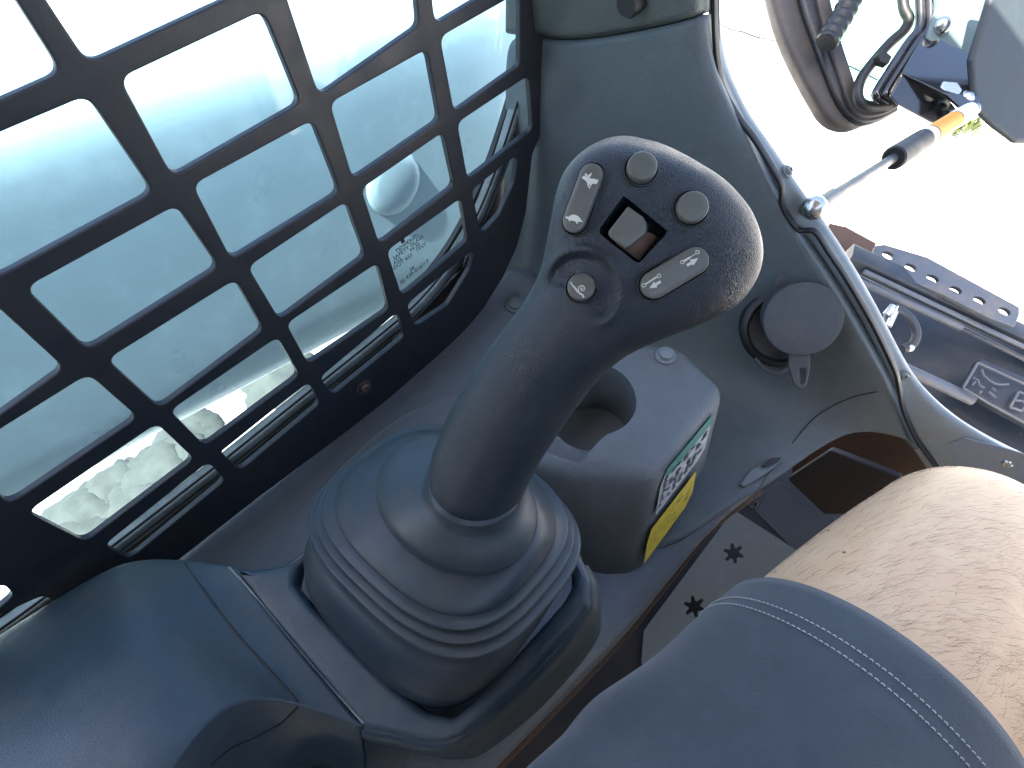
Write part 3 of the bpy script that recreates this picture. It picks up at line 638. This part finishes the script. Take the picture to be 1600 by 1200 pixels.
cb=mk('box',vs[:L]+base,[tuple(range(L)),tuple(range(L,2*L))[::-1]]+[(i,L+i,L+(i+1)%L,(i+1)%L) for i in range(L)],MT['cup'],cupb,bevel=.012)
bm=bmesh.new(); bm.from_mesh(cb.data); bmesh.ops.recalc_face_normals(bm,faces=bm.faces); bm.to_mesh(cb.data); bm.free()
cb.modifiers[0].segments=5
mb=MB(); pc=P(925,622,Z=ZC); mb.lathe(pc,Vector((0,0,1)),[(.040,-.085),(.044,.02)],64); cut=mb.build('cut',MT['black']); bpy.context.view_layer.update(); bake(cb); boolean(cb,cut)
npx=[(830,640),(965,640),(952,676),(938,690),(908,724),(880,716),(846,704),(800,660)]
mb=MB(); e_=len(npx); pts=[P(a,b,Z=ZC) for a,b in npx]
mb.add([p+Vector((0,0,-.032)) for p in pts]+[p+Vector((0,0,.02)) for p in pts],[tuple(range(e_))[::-1],tuple(range(e_,2*e_))]+[(i,(i+1)%e_,e_+(i+1)%e_,e_+i) for i in range(e_)]); cut=mb.build('cut',MT['black'],bevel=.003)
bm=bmesh.new(); bm.from_mesh(cut.data); bmesh.ops.recalc_face_normals(bm,faces=bm.faces); bm.to_mesh(cut.data); bm.free()
bpy.context.view_layer.update(); bake(cut); boolean(cb,cut)
md=cb.modifiers.new('b','BEVEL'); md.width=.0022; md.segments=3; md.limit_method='ANGLE'; md.angle_limit=math.radians(50); 
for p in cb.data.polygons: p.use_smooth=True
cb.data.set_sharp_from_angle(angle=math.radians(60))
TC=bvh(cb); p,n=hit(TC,1040,556)
mb=MB(); mb.lathe(p,n,[(.0105,-.002),(.0105,.0015),(.0075,.002),(.0072,.006),(.005,.0068),(.0001,.007)],28); mb.build('bolt',MT['plug'],cupb,auto=50)
# stickers on the right face
A,B=topc,topd
def stk(name,pts,m,lift,label=None,thick=.0004,parent=cupb):
    p0=A+fn*lift; exx=(A-B); exx=(exx-fn*exx.dot(fn)).normalized(); eyy=fn.cross(exx); loc=[]
    for a,b in pts: w_=plane_hit(a,b,p0,fn)-p0; loc.append((w_.dot(exx),w_.dot(eyy)))
    return plate(name,p0,exx,eyy,loc,[],thick,m,parent,.0015,label=label)
s1=stk('warning_sticker',[(1112,656),(1101,700),(1088,722),(1024,806),(1032,760),(1041,738)],MT['wht'],.0006,'scuffed white sticker with a green heading strip')
stk('heading_strip',[(1116,645),(1110,664),(1040,748),(1042,734)],MT['green'],.0010,parent=s1)
s2=stk('warning_sticker',[(1088,736),(1082,768),(1070,793),(1006,881),(1011,850),(1018,827)],MT['yellow'],.0006,'yellow warning sticker')
mb=MB(); random.seed(3)
def inkline(a,b,wd,lift):
    p0=A+fn*lift; a_,b_=plane_hit(*a,p0,fn),plane_hit(*b,p0,fn); dz=Vector((0,0,wd))
    mb.add([a_-dz,b_-dz,b_+dz,a_+dz],[(0,1,2,3)])
for i in range(7):
    f=i/7; x0,y0=1036-f*9+2,752+f*46; x1,y1=1108-f*12,672+f*38
    for k in range(7):
        u0=k/7+random.random()*.05; u1=u0+.05+random.random()*.07
        if random.random()<.8: inkline((x0+(x1-x0)*u0,y0+(y1-y0)*u0),(x0+(x1-x0)*u1,y0+(y1-y0)*u1),.0016,.0016)
mb.build('print',MT['ink'],s1,smooth=False)
mb=MB()
for i in range(4):
    f=i/4; x0,y0=1021-f*9,836+f*30; x1,y1=1082-f*10,756+f*36
    for k in range(7):
        u0=k/7+random.random()*.05; u1=u0+.05+random.random()*.05
        if random.random()<.6: inkline((x0+(x1-x0)*u0,y0+(y1-y0)*u0),(x0+(x1-x0)*u1,y0+(y1-y0)*u1),.0008,.0016)
mb.build('print',MT['ink'],s2,smooth=False)
# ------------------------------------------------------------------ power socket with cap
sk_=thing('power_socket','dark round rubber socket cap hanging on its tether, mounted on the pillar trim','socket cap',P(1228,512,t=.56))
bs,nb=hit(TP,1222,512); t0=(bs-C0).dot(view)
cp=P(1255,499,t0-.060); ax=(nb*.5-view).normalized()
r0=61*t0/F
mb=MB(); mb.lathe(bs+ax*.002,ax,[(r0*1.0,-.02),(r0*1.03,.001),(r0*1.0,.004),(r0*.86,.006),(r0*.80,.002),(.0001,.002)],48); mb.build('socket_base',MT['black'],sk_,auto=50)
rc_=58*(t0-.060)/F
mb=MB(); mb.lathe(cp,ax,[(rc_*.90,-.044),(rc_*.93,-.012),(rc_*1.0,-.010),(rc_*1.01,-.003),(rc_*.985,-.0005),(rc_*.94,0),(rc_*.3,.0002),(.0001,.0002)],64); mb.build('cap',MT['cap'],sk_,auto=50)
pxplate('pull_tab',[(1206,468),(1209,440),(1222,421),(1243,415),(1258,422),(1266,436),(1256,460),(1226,470)],t0-.040,MT['cap'],sk_,.006,.006,bev=.0015,nrm=ax)
pxplate('pull_strap',[(1231,540),(1266,540),(1265,578),(1260,602),(1250,609),(1240,602),(1231,572)],t0-.040,MT['cap'],sk_,.005,.006,[[(1248,575),(1258,575),(1256,596),(1250,600)]],.0015,nrm=ax,rh=.001)
tube('tether_strap',catmull([P(a,b,t) for a,b,t in [(1180,560,t0+.002),(1200,580,t0-.004),(1222,580,t0-.006),(1245,560,t0-.008)]],6),.0022,MT['cap'],sk_)
# ------------------------------------------------------------------ door opening: seal, frame, sill
inner=[(1117,-90),(1117,40),(1123,110),(1132,145),(1155,185),(1182,222),(1210,268),(1221,290),(1223,322),(1247,358),(1273,362),(1298,398),(1327,442),(1366,510),(1397,575),(1404,600),(1412,640),(1432,685),(1462,728),(1500,790),(1570,880),(1680,1000)]
outr=[(1123,-90),(1126,40),(1140,110),(1172,178),(1205,225),(1242,280),(1285,340),(1325,400),(1366,470),(1405,545),(1428,585),(1455,616),(1492,648),(1540,678),(1600,708),(1680,745),(1760,790),(1850,850)]
def resamp(pts,n):
    c=catmull([Vector((a,b,0)) for a,b in pts],8); d=[0]
    for i in range(1,len(c)): d.append(d[-1]+(c[i]-c[i-1]).length)
    o=[];k=0
    for i in range(n):
        s=d[-1]*i/(n-1)
        while k<len(d)-2 and d[k+1]<s:k+=1
        o.append(c[k]+(c[k+1]-c[k])*((s-d[k])/max(1e-9,d[k+1]-d[k])))
    return o
NI=46; I=resamp(inner,NI); O=resamp(outr,NI)
O=[min(resamp(outr,400),key=lambda q:(q-(a+Vector((26,-18,0)))).length) for a in I]
def fY(p): return .487
frm=thing('door_opening','pale grey-blue painted metal door opening and sill with screws and worn patches','door opening',P(1500,760,Y=.49))
gridf=[]
for i in range(NI):
    a,b_=I[i],O[i]; row=[]
    d_=(b_-a); row.append(P(a.x-d_.x/max(d_.length,1e-6)*14,a.y-d_.y/max(d_.length,1e-6)*14,Y=.472))
    for k,(f_,y) in enumerate([(0,.470),(.12,.471),(.45,.475),(.8,.478),(.95,.484),(1.0,.500)]):
        q=a+(b_-a)*f_; row.append(P(q.x,q.y,Y=y))
    row.append(P(b_.x-2,b_.y,Y=.55)+Vector((0,0,0)))
    gridf.append(row)
fr_=patch('frame_strip',gridf,MT['frame'],frm,2,.006,creases=[('c',5,.5)])
sl=catmull([P(a,b,Y=.459) for a,b in inner],6); vs,fs=sweep(sl,rect(.0030,.0017,.6),up=Vector((0,1,0)))
sr=mk('door_seal',vs,fs,MT['black'],frm,auto=60)
TF=bvh(fr_)
for a,b,r in ((1229,268,.0042),(1412,586,.0038),(1575,722,.0045)):
    p,n=hit(TF,a,b); fan_screw('screw',p+n*.0005,n,r,MT['chrome'] if a>1500 else MT['rail'],frm,.003)
pts=[(1482,692),(1508,684),(1530,690),(1560,697),(1610,712),(1640,760),(1600,812),(1560,815),(1520,782),(1492,740)]
p,n=hit(TF,1555,745)
gt=pxplate('grit_pad',pts,(p-C0).dot(view)-.0012,MT['grit'],frm,.0012,.003,nrm=n,anchor=(1555,745))
# ------------------------------------------------------------------ gas strut
gs=thing('gas_strut','slim gas strut with orange and white labels running from the pillar to the open door','gas strut',P(1272,325,Y=.48))
pA=P(1273,324,Y=.455); tA=(pA-C0).dot(view); pB=P(1518,171,.80)
D=(pB-pA); Ln=D.length; D.normalize()
def on(f_): return pA+D*Ln*f_
def cyl(name,f0,f1,r,m,parent,k=24,ch=.15):
    mb=MB(); h=(f1-f0)*Ln; e=min(r*ch,h*.2); mb.lathe(on(f0),D,[(r-e,0),(r,e),(r,h-e),(r-e,h)],k); return mb.build(name,m,parent,auto=40)
def fpx(px): # fraction along the strut for an image x
    lo,hi=0,1
    for _ in range(30):
        m_=(lo+hi)/2; q=on(m_)-C0; x=800+F*q.dot(xa)/q.dot(view)
        if x<px: lo=m_
        else: hi=m_
    return lo
cyl('rod',fpx(1280),fpx(1402),.0050,MT['rod'],gs)
cyl('end_socket',fpx(1276),fpx(1304),.0066,MT['stud'],gs)
cyl('dust_sleeve',fpx(1396),fpx(1442),.0125,MT['black'],gs)
cyl('cylinder_body',fpx(1436),fpx(1516),.0108,MT['load'],gs)
cyl('white_band',fpx(1441),fpx(1452),.0113,MT['lwhite'],gs)
cyl('orange_label',fpx(1453),fpx(1490),.0113,MT['orange'],gs)
wl=cyl('white_label',fpx(1491),fpx(1514),.0114,MT['lwhite'],gs)
mb=MB()
for f_ in (1501,1506):
    o_=on(fpx(f_)); mb.lathe(o_+(C0-o_).normalized()*.0114,(C0-o_),[(.0022,-.001),(.0022,.0003)],3)
mb.build('label_print',MT['ink'],wl,smooth=False)
def ball(name,c,r,m,parent,ax=None):
    mb=MB(); mb.lathe(c,ax or -view,[(r*math.sin(PI*i/12)+1e-5,-r*math.cos(PI*i/12)) for i in range(13)],24); return mb.build(name,m,parent)
ball('ball_joint',pA,.0108,MT['chrome'],gs)
mb=MB(); pf=P(1256,327,Y=.482); mb.tube([pf,pA],.006,16); mb.lathe(pf,(0,-1,0),[(.0085,-.001),(.0085,.003),(.006,.004),(.0001,.004)],6); mb.build('ball_stud',MT['rod'],gs,auto=40)
ball('ball_joint',on(fpx(1524)),.011,MT['chrome'],gs)
# ------------------------------------------------------------------ open cab door
dr=thing('cab_door','open glass cab door with aged rubber edge seal and black bracket, upper right','cab door',P(1400,190,.9))
def pts3(l,t,k=6): return catmull([P(a,b,t) for a,b in l],k)
vs,fs=sweep(pts3([(1208,-60),(1222,10),(1240,65),(1262,112),(1284,152),(1300,176),(1322,184),(1345,176)],.90),rect(.016,.020,.6),up=view); mk('edge_seal',vs,fs,MT['oldseal'],dr,auto=60)
vs,fs=sweep(pts3([(1248,-60),(1262,10),(1280,65),(1298,115),(1316,158),(1336,180),(1362,180),(1392,165)],.885),rect(.010,.013,.6),up=view); mk('edge_channel',vs,fs,MT['loom'],dr,auto=60)
vs,fs=sweep(pts3([(1274,-60),(1284,0),(1300,62),(1316,112),(1330,152),(1344,174),(1372,172),(1396,160)],.875),rect(.006,.010,.6),up=view); mk('edge_trim',vs,fs,MT['oldseal'],dr,auto=60)
pxplate('door_glass',[(1270,-80),(1290,50),(1330,160),(1350,178),(1400,165),(1450,40),(1470,-80)],.89,MT['dglass'],dr,.004)
lm=pts3([(1345,-50),(1332,-8),(1318,22),(1302,48),(1290,68)],.84,8)
tube('cable_loom',lm,.016,MT['loom'],dr,rads=[.8+.25*abs(math.sin(i*.8)) if i>4 else .9 for i in range(len(lm))])
tube('washer_hose',pts3([(1408,-40),(1412,10),(1420,30),(1412,48),(1392,66),(1372,88),(1350,116),(1341,138),(1343,158),(1360,166),(1392,163)],.85,8),.0075,MT['black'],dr)
for i,(off,t) in enumerate(((0,.83),(15,.826))):
    tube('wiper_pipe',pts3([(1434+off,-40),(1438+off,10),(1436+off,45),(1420+off,66),(1396+off,102),(1372+off,140),(1370+off,150),(1378+off,156)],t,8),.0066,MT['gloss'],dr)
pxplate('hose_clamp',[(1368,86),(1378,82),(1390,92),(1384,104),(1372,100)],.838,MT['black'],dr,.012,.003,bev=.001)
pxplate('mount_plate',[(1456,-60),(1620,-60),(1545,115),(1500,98),(1446,62),(1462,15)],.83,MT['plate'],dr,.006,.004,bev=.001,nrm=c2w((.25,.1,-1)))
pxplate('motor_cover',[(1558,-60),(1700,-60),(1700,235),(1600,224),(1582,224),(1545,196),(1518,170),(1512,95),(1538,10)],.79,MT['cover'],dr,.012,.010,bev=.006,nrm=c2w((.1,.35,-1)))
pxplate('bracket',[(1444,50),(1545,102),(1554,112),(1552,124),(1518,176),(1496,166),(1478,150),(1408,116)],.80,MT['gloss'],dr,.004,.004,bev=.001,nrm=c2w((.1,-.35,-1)))
pxplate('lower_bracket',[(1408,118),(1478,152),(1494,172),(1468,196),(1452,190),(1402,163),(1390,150)],.81,MT['gloss'],dr,.004,.003,bev=.001,nrm=c2w((.15,.3,-1)))
p=P(1472,40,.815); ball('screw_head',p,.012,MT['chrome'],dr)
pxplate('latch_tab',[(1472,128),(1494,130),(1502,142),(1494,152),(1478,148),(1468,138)],.79,MT['chrome'],dr,.005,.003,bev=.001)
ball('nut',P(1508,155,.795),.011,MT['chrome'],dr)
# ------------------------------------------------------------------ pedals in the footwell
TPd=.80
nfl=Vector((0,-.25,1)).normalized()
def star(cx,cy,r,k=6):
    o=[]
    for i in range(k*4):
        a=2*PI*i/(k*4)+.2; rr=r if i%4 in (0,1) else r*.55
        o.append((cx+rr*math.cos(a),cy+rr*math.sin(a)))
    return o
pd=pxplate('foot_pedal',[(1146,797),(1232,852),(1330,920),(1200,1110),(1080,1180),(1002,1035),(1006,985)],.83,MT['pedal'],None,.006,.002,[star(1146,865,16),star(1085,948,17)],.0008,nfl,rh=.0003)
tag(pd,'worn grey steel foot pedal with star-shaped grip holes, left of the knee','pedal')
pd2=pxplate('foot_pedal',[(1214,752),(1300,798),(1330,860),(1240,860),(1180,800)],.88,MT['pedal2'],None,.006,.002,[],.0008,nfl)
tag(pd2,'plain darker steel foot pedal plate further forward beside the knee','pedal')
ft=pxplate('floor_panel',[(900,1300),(1150,700),(1250,640),(1500,640),(1700,900),(1600,1400)],1.02,MT['floor'],None,.01,0,nrm=nfl); tag(ft,'dark dirty floor of the footwell under the pedals','cab floor')
tk=pxplate('toe_board',[(1230,640),(1480,640),(1500,760),(1330,790),(1240,740)],.82,MT['rust'],None,.006,0,nrm=Vector((0,-1,.15))); tag(tk,'rust brown toe board visible through the arch beside the knee','panel')
bk=pxplate('rubber_stop',[(1232,745),(1300,700),(1410,742),(1400,800),(1290,800)],.76,MT['floor'],None,.02,.006,nrm=Vector((0,-.8,.6)),bev=.003); tag(bk,'black rubber block in the arch above the far pedal','rubber block')
tube('return_spring',catmull([P(1176+7*math.cos(a)-a*.4,785+9*math.sin(a),.86) for a in [i*.5 for i in range(10)]],3),.002,MT['black'],pd2)
# ------------------------------------------------------------------ loader attachment outside, right
TLd=1.25
lo=thing('loader_attachment','black steel loader attachment with a row of holes and an embossed badge, outside the door','loader attachment',P(1480,600,1.4))
nl=c2w((-.15,-.35,-1))
pxplate('back_plate',[(1325,385),(1440,440),(1700,560),(1700,860),(1400,640),(1330,480)],1.36,MT['load'],lo,.03,.01,nrm=nl,anchor=(1480,520))
fl=pxplate('hole_flange',[(1366,386),(1380,384),(1447,404),(1590,482),(1590,494),(1582,513),(1546,500),(1470,462),(1384,425),(1358,408)],1.24,MT['loadhi'],lo,.012,.004,
 [[(c[0]+9.5*math.cos(a)+0*a,c[1]+5.5*math.sin(a)+3.0*math.cos(a)) for a in [2*PI*i/16 for i in range(16)]] for c in ((1386,401),(1421,420),(1455,437),(1491,455),(1528,471),(1567,488))],.0015,nl,rh=0)
def bar(name,a,b,t,rpx,m,prof=None,k=12):
    pa,pb_=P(*a,t if not isinstance(t,tuple) else t[0]),P(*b,t if not isinstance(t,tuple) else t[1]); r=rpx*1.25/F
    vs,fs=sweep([pa+(pb_-pa)*i/6 for i in range(7)],prof or circ(r,k)); return mk(name,vs,fs,m,lo,auto=50)
bar('top_beam',(1325,398),(1700,575),(1.27,1.25),0,MT['load'],rect(.018,.022,.4))
bar('beam_edge',(1350,424),(1700,590),(1.25,1.22),4,MT['loadhi'])
bar('hydraulic_tube',(1340,438),(1502,512),(1.26,1.24),6,MT['loadhi'])
bar('long_rod',(1330,428),(1700,610),(1.30,1.27),4,MT['loadhi'])
bar('lower_beam',(1380,560),(1520,625),(1.24,1.22),9,MT['loadhi'])
for a,b in (((1384,492),(1396,478)),((1388,510),(1402,480))): bar('fitting',a,b,1.2,5,MT['chrome'])
tube('hydraulic_hose',pts3([(1400,482),(1412,488),(1424,500),(1432,520),(1426,538),(1410,545)],1.2,6),.009,MT['load'],lo)
tube('hydraulic_hose',pts3([(1396,478),(1385,500),(1378,520),(1384,545)],1.21,6),.008,MT['loadhi'],lo)
ball('grease_nut',P(1421,543,1.2),.010,MT['chrome'],lo)
bd=pxplate('badge_block',[(1526,563),(1700,640),(1700,730),(1600,664),(1548,636),(1502,608)],1.20,MT['load'],lo,.03,.005,bev=.004,nrm=nl)
nb_=nl.normalized()
pb0=P(1580,620,1.20)+nb_*.0165
def bp(a,b): return plane_hit(a,b,pb0,nb_)
def emb(name,strokes,r,m=MT['loadhi']):
    mb=MB()
    for s in strokes: mb.tube([bp(*q) for q in s],r,8)
    return mb.build(name,m,bd,auto=60)
emb('badge_rim',[[(1528,567),(1600,600),(1660,628)],[(1528,567),(1505,606)],[(1505,606),(1548,632),(1600,660),(1660,690)]],.0028)
emb('cat_emblem',[[(1534,577),(1537,587),(1545,594),(1556,600),(1566,601),(1576,600)],[(1520,590),(1528,594),(1530,602),(1538,606)],[(1545,612),(1551,617),(1556,622)],[(1524,596),(1519,602)],[(1550,606),(1556,611)],[(1533,611),(1531,615)]],.0022)
emb('raised_lettering',[[(1592,612),(1578,636)],[(1592,612),(1602,617),(1603,623),(1598,627),(1586,625)],[(1598,627),(1602,634),(1596,642),(1578,636)]],.0028)
rs=pxplate('rusty_bracket',[(1292,352),(1318,358),(1366,384),(1358,408),(1330,398),(1296,372)],1.42,MT['rust'],lo,.02,.005,nrm=nl)
# ------------------------------------------------------------------ rubble and weeds on the ground
def rock(name,c,r,label,group,m=None):
    bm=bmesh.new(); bmesh.ops.create_icosphere(bm,subdivisions=4,radius=1); sd=random.random()*50
    for v in bm.verts:
        k=1+.35*noise.noise(v.co*1.3+Vector((sd,0,0)))+.15*noise.noise(v.co*4+Vector((sd,3,0)))+.05*noise.noise(v.co*12); v.co=v.co*k; v.co.z*=.55
    me_v=[Vector(c)+v.co*r for v in bm.verts]; fs=[tuple(v.index for v in f.verts) for f in bm.faces]; bm.free()
    o=mk(name,me_v,fs,m or MT['rock'],None); tag(o,label,'rock',group); return o
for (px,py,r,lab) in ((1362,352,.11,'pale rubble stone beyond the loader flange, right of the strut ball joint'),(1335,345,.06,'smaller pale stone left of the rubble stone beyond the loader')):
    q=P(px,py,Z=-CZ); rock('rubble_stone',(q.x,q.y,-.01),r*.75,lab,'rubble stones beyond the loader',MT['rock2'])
random.seed(11)
for i in range(20):
    u_=random.random(); px=110+u_*330+random.uniform(-10,10); py=835-u_*255+random.uniform(-4,38); r=random.uniform(.07,.15)
    q=P(px,py,Z=-CZ); labs=['dull grey-green stone in the rubble patch under the lift arm'] if 1 else ['broad pale slab-like stone under the lift arm, lowest through the grille','small stone at the left end below the lift arm','grey stone in the middle of the rubble under the lift arm','stone right of the grey rubble stone under the lift arm','rightmost small stone under the lift arm']
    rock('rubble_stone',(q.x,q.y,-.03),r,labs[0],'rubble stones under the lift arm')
mb=MB()
for i in range(60):
    q=P(1500+random.gauss(0,18),203+random.gauss(0,7),Z=-CZ); a=random.random()*6.28; h=.03+random.random()*.05
    d=Vector((math.cos(a)*.03,math.sin(a)*.03,h)); s=Vector((-math.sin(a),math.cos(a),0))*.008
    mb.add([q,q+d*.5+s,q+d,q+d*.5-s],[(0,1,2,3)])
o=mb.build('weeds',MT['leaf'],smooth=False); tag(o,'small yellow-green weeds on the bright ground below the door bracket','weeds',kind='stuff')
cr=[P(a,b,Z=-CZ)+Vector((0,0,.001)) for a,b in [(1120,36),(1145,48),(1160,50),(1180,58),(1200,62),(1225,68),(1262,85),(1300,95),(1330,105),(1390,135)]]
vs=[];fs=[]
for i,q in enumerate(cr):
    wd=.003+.005*random.random(); vs+=[q+Vector((0,-wd,.001)),q+Vector((0,wd,.001))]
    if i: fs.append((2*i-2,2*i,2*i+1,2*i-1))
o=mk('ground_crack',vs,fs,MT['load'],None,smooth=False); tag(o,kind='structure')
# ------------------------------------------------------------------ person: bare left knee and thigh in shorts
per=thing('person','seated person, bare hairy left knee below navy shorts','person',P(1450,1100,Z=-1.0+.0))
cen=[ # px,py,t centre; half width, half height
 ((990,1640),.245,.094,.086),((1100,1450),.268,.090,.083),((1206,1270),.292,.082,.080),((1315,1116),.318,.0755,.076),((1392,1010),.343,.0705,.071),((1450,935),.368,.0665,.067),((1492,888),.390,.064,.064)]
cpts=[P(a[0],a[1],t) for a,t,_,_ in cen]
K3=cpts[-1]
ax=(cpts[-1]-cpts[-2]).normalized()
down=Vector((.02,.10,-1)).normalized()
extra=[]
for i,(al,f_) in enumerate(((25,.022),(50,.046),(75,.066))):
    a=math.radians(al); extra.append(K3+ax*.045*math.sin(a)*1.0+down*(.045*(1-math.cos(a))*1.2))
shin=[extra[-1]+down*d for d in (.05,.12,.2,.3,.38)]
allc=cpts+extra+shin; rad=[(a,b) for _,_,a,b in cen]+[(.0635,.063),(.062,.062),(.060,.061)]+[(.062,.060),(.058,.060),(.056,.060),(.045,.048),(.036,.040)]
side=ax.cross(Vector((0,0,1))).normalized()
def bodyrings(cs,rd,K=72,grow=0,fn=None):
    cc=catmull(cs,6); rr=catmull([Vector((a,b,0)) for a,b in rd],6); rings=[]
    for i,c in enumerate(cc):
        a=cc[max(0,i-2)]; b_=cc[min(len(cc)-1,i+2)]; t=(b_-a).normalized(); s=(side-t*side.dot(t)).normalized(); n=s.cross(t)
        rings.append([c+s*(rr[i].x+grow)*math.cos(2*PI*j/K)+n*(rr[i].y+grow)*math.sin(2*PI*j/K)+(fn(i,j,K,n,s) if fn else Vector()) for j in range(K)])
    return rings
def kneebump(i,j,K,n,s):
    return Vector()
BRs=bodyrings(allc,rad)
leg=mk('leg',*loft(BRs),MT['skin'],per,sub=1)
bm=bmesh.new(); bm.from_mesh(leg.data); bmesh.ops.recalc_face_normals(bm,faces=bm.faces); bm.to_mesh(leg.data); bm.free()
TLg=bvh(leg)
HEM=(6*3)+1
def clothfn(i,j,K,n,s):
    th=2*PI*j/K; rd=(n*math.sin(th)+s*math.cos(th))
    q=Vector((math.cos(th)*1.2,math.sin(th)*1.2,i*.16))
    f=max(0,min(1,(HEM-i-1.5)/8))*1.5 if i<=HEM else 0
    return rd*((.0035*noise.noise(q*1.6)+.0045*noise.noise(Vector((math.cos(th)*.8+i*.09,math.sin(th)*3.2,i*.05))))*f+.002*f)
CR=bodyrings(allc,rad,grow=.0045,fn=clothfn)[:HEM+1]
sh=mk('shorts',*loft(CR,(False,False)),MT['cloth'],per,sub=1,solid=.0022)
bm=bmesh.new(); bm.from_mesh(sh.data); bmesh.ops.recalc_face_normals(bm,faces=bm.faces); bm.to_mesh(sh.data); bm.free()
TS=bvh(sh)
mb=MB()
for off in (1.9,2.45):
    i0=HEM-off; a=int(i0); f_=i0-a; ring=[CR[a][j]*(1-f_)+CR[a+1][j]*f_ for j in range(72)]
    cc=sum(ring,Vector())/72; fine=catmull(ring,16,True); st=4
    for k in range(0,len(fine)-st,6):
        p0,p1=fine[k],fine[k+4]; n0=(p0-cc).normalized()
        mb.tube([p0+n0*.0023,(p0+p1)/2+n0*.0029,p1+n0*.0023],.00032,5)
mb.build('stitching',MT['thread'],sh)
mb=MB()      # hem fold line
ring=[CR[HEM-2][j] for j in range(72)]
# hair
mb=MB(); cnt=0
for i in range(2300):
    px,py=random.uniform(1150,1600),random.uniform(725,1200)
    d=ray(px,py).normalized(); r=TLg.ray_cast(C0,d); rs_=TS.ray_cast(C0,d)
    if r[0] is None or (rs_[0] is not None and rs_[3]<r[3]+.004): continue
    dens=.25+.75*max(0,min(1,((px-1200)*.6+(py-760)*.35)/220))
    if noise.noise(Vector((px*.012,py*.012,0)))*.6+dens<random.random()*1.1: continue
    p,n=r[0],r[1]
    if n.dot(d)>0: n=-n
    a=.35+1.1*noise.noise(Vector((px*.006,py*.006,5)))+random.gauss(0,.35)
    tdir=c2w((math.cos(a),-math.sin(a)*.5+.15,0)); tdir=(tdir-n*tdir.dot(n)).normalized(); bd_=n.cross(tdir)*random.uniform(-.5,.5)
    ln=random.uniform(.006,.015); ps=[p-n*.0003,p+tdir*ln*.35+n*.0008,p+(tdir+bd_*.4).normalized()*ln*.7+n*.0011,p+(tdir+bd_).normalized()*ln+n*.0008]
    mb.add(*sweep(ps,circ(.000036,3),rads=[1.3,1.1,.9,.3])); cnt+=1
# silhouettes hairs along the upper edge
for i in range(140):
    f_=random.random(); px=1200+f_*330; py=905
    for k in range(200):
        if TLg.ray_cast(C0,ray(px,640+k*1.5).normalized())[0] is not None: py=640+k*1.5; break
    r=TLg.ray_cast(C0,ray(px,py+2).normalized())
    if r[0] is None: continue
    p=r[0]; tdir=c2w((random.uniform(.2,1),-random.uniform(.2,.8),0)).normalized(); ln=random.uniform(.004,.009)
    mb.add(*sweep([p,p+tdir*ln*.5,p+tdir*ln+c2w((0,.002,0))],circ(.00005,3),rads=[1.2,1,.3]))
o=mb.build('leg_hair',MT['hair'],leg,smooth=True); o['kind']='stuff'
for a,b,r in ((1294,829,.0013),(1319,863,.0011),(1278,806,.0009),(1212,894,.0008)):
    q=TLg.ray_cast(C0,ray(a,b).normalized())
    if q[0] is not None:
        n=q[1] if q[1].dot(ray(a,b))<0 else -q[1]; m_=MB(); m_.lathe(q[0]-n*.0003,n,[(r,0),(r*.9,.0005),(r*.4,.0007),(.00001,.0007)],14); m_.build('mole',MT['mole'],leg)
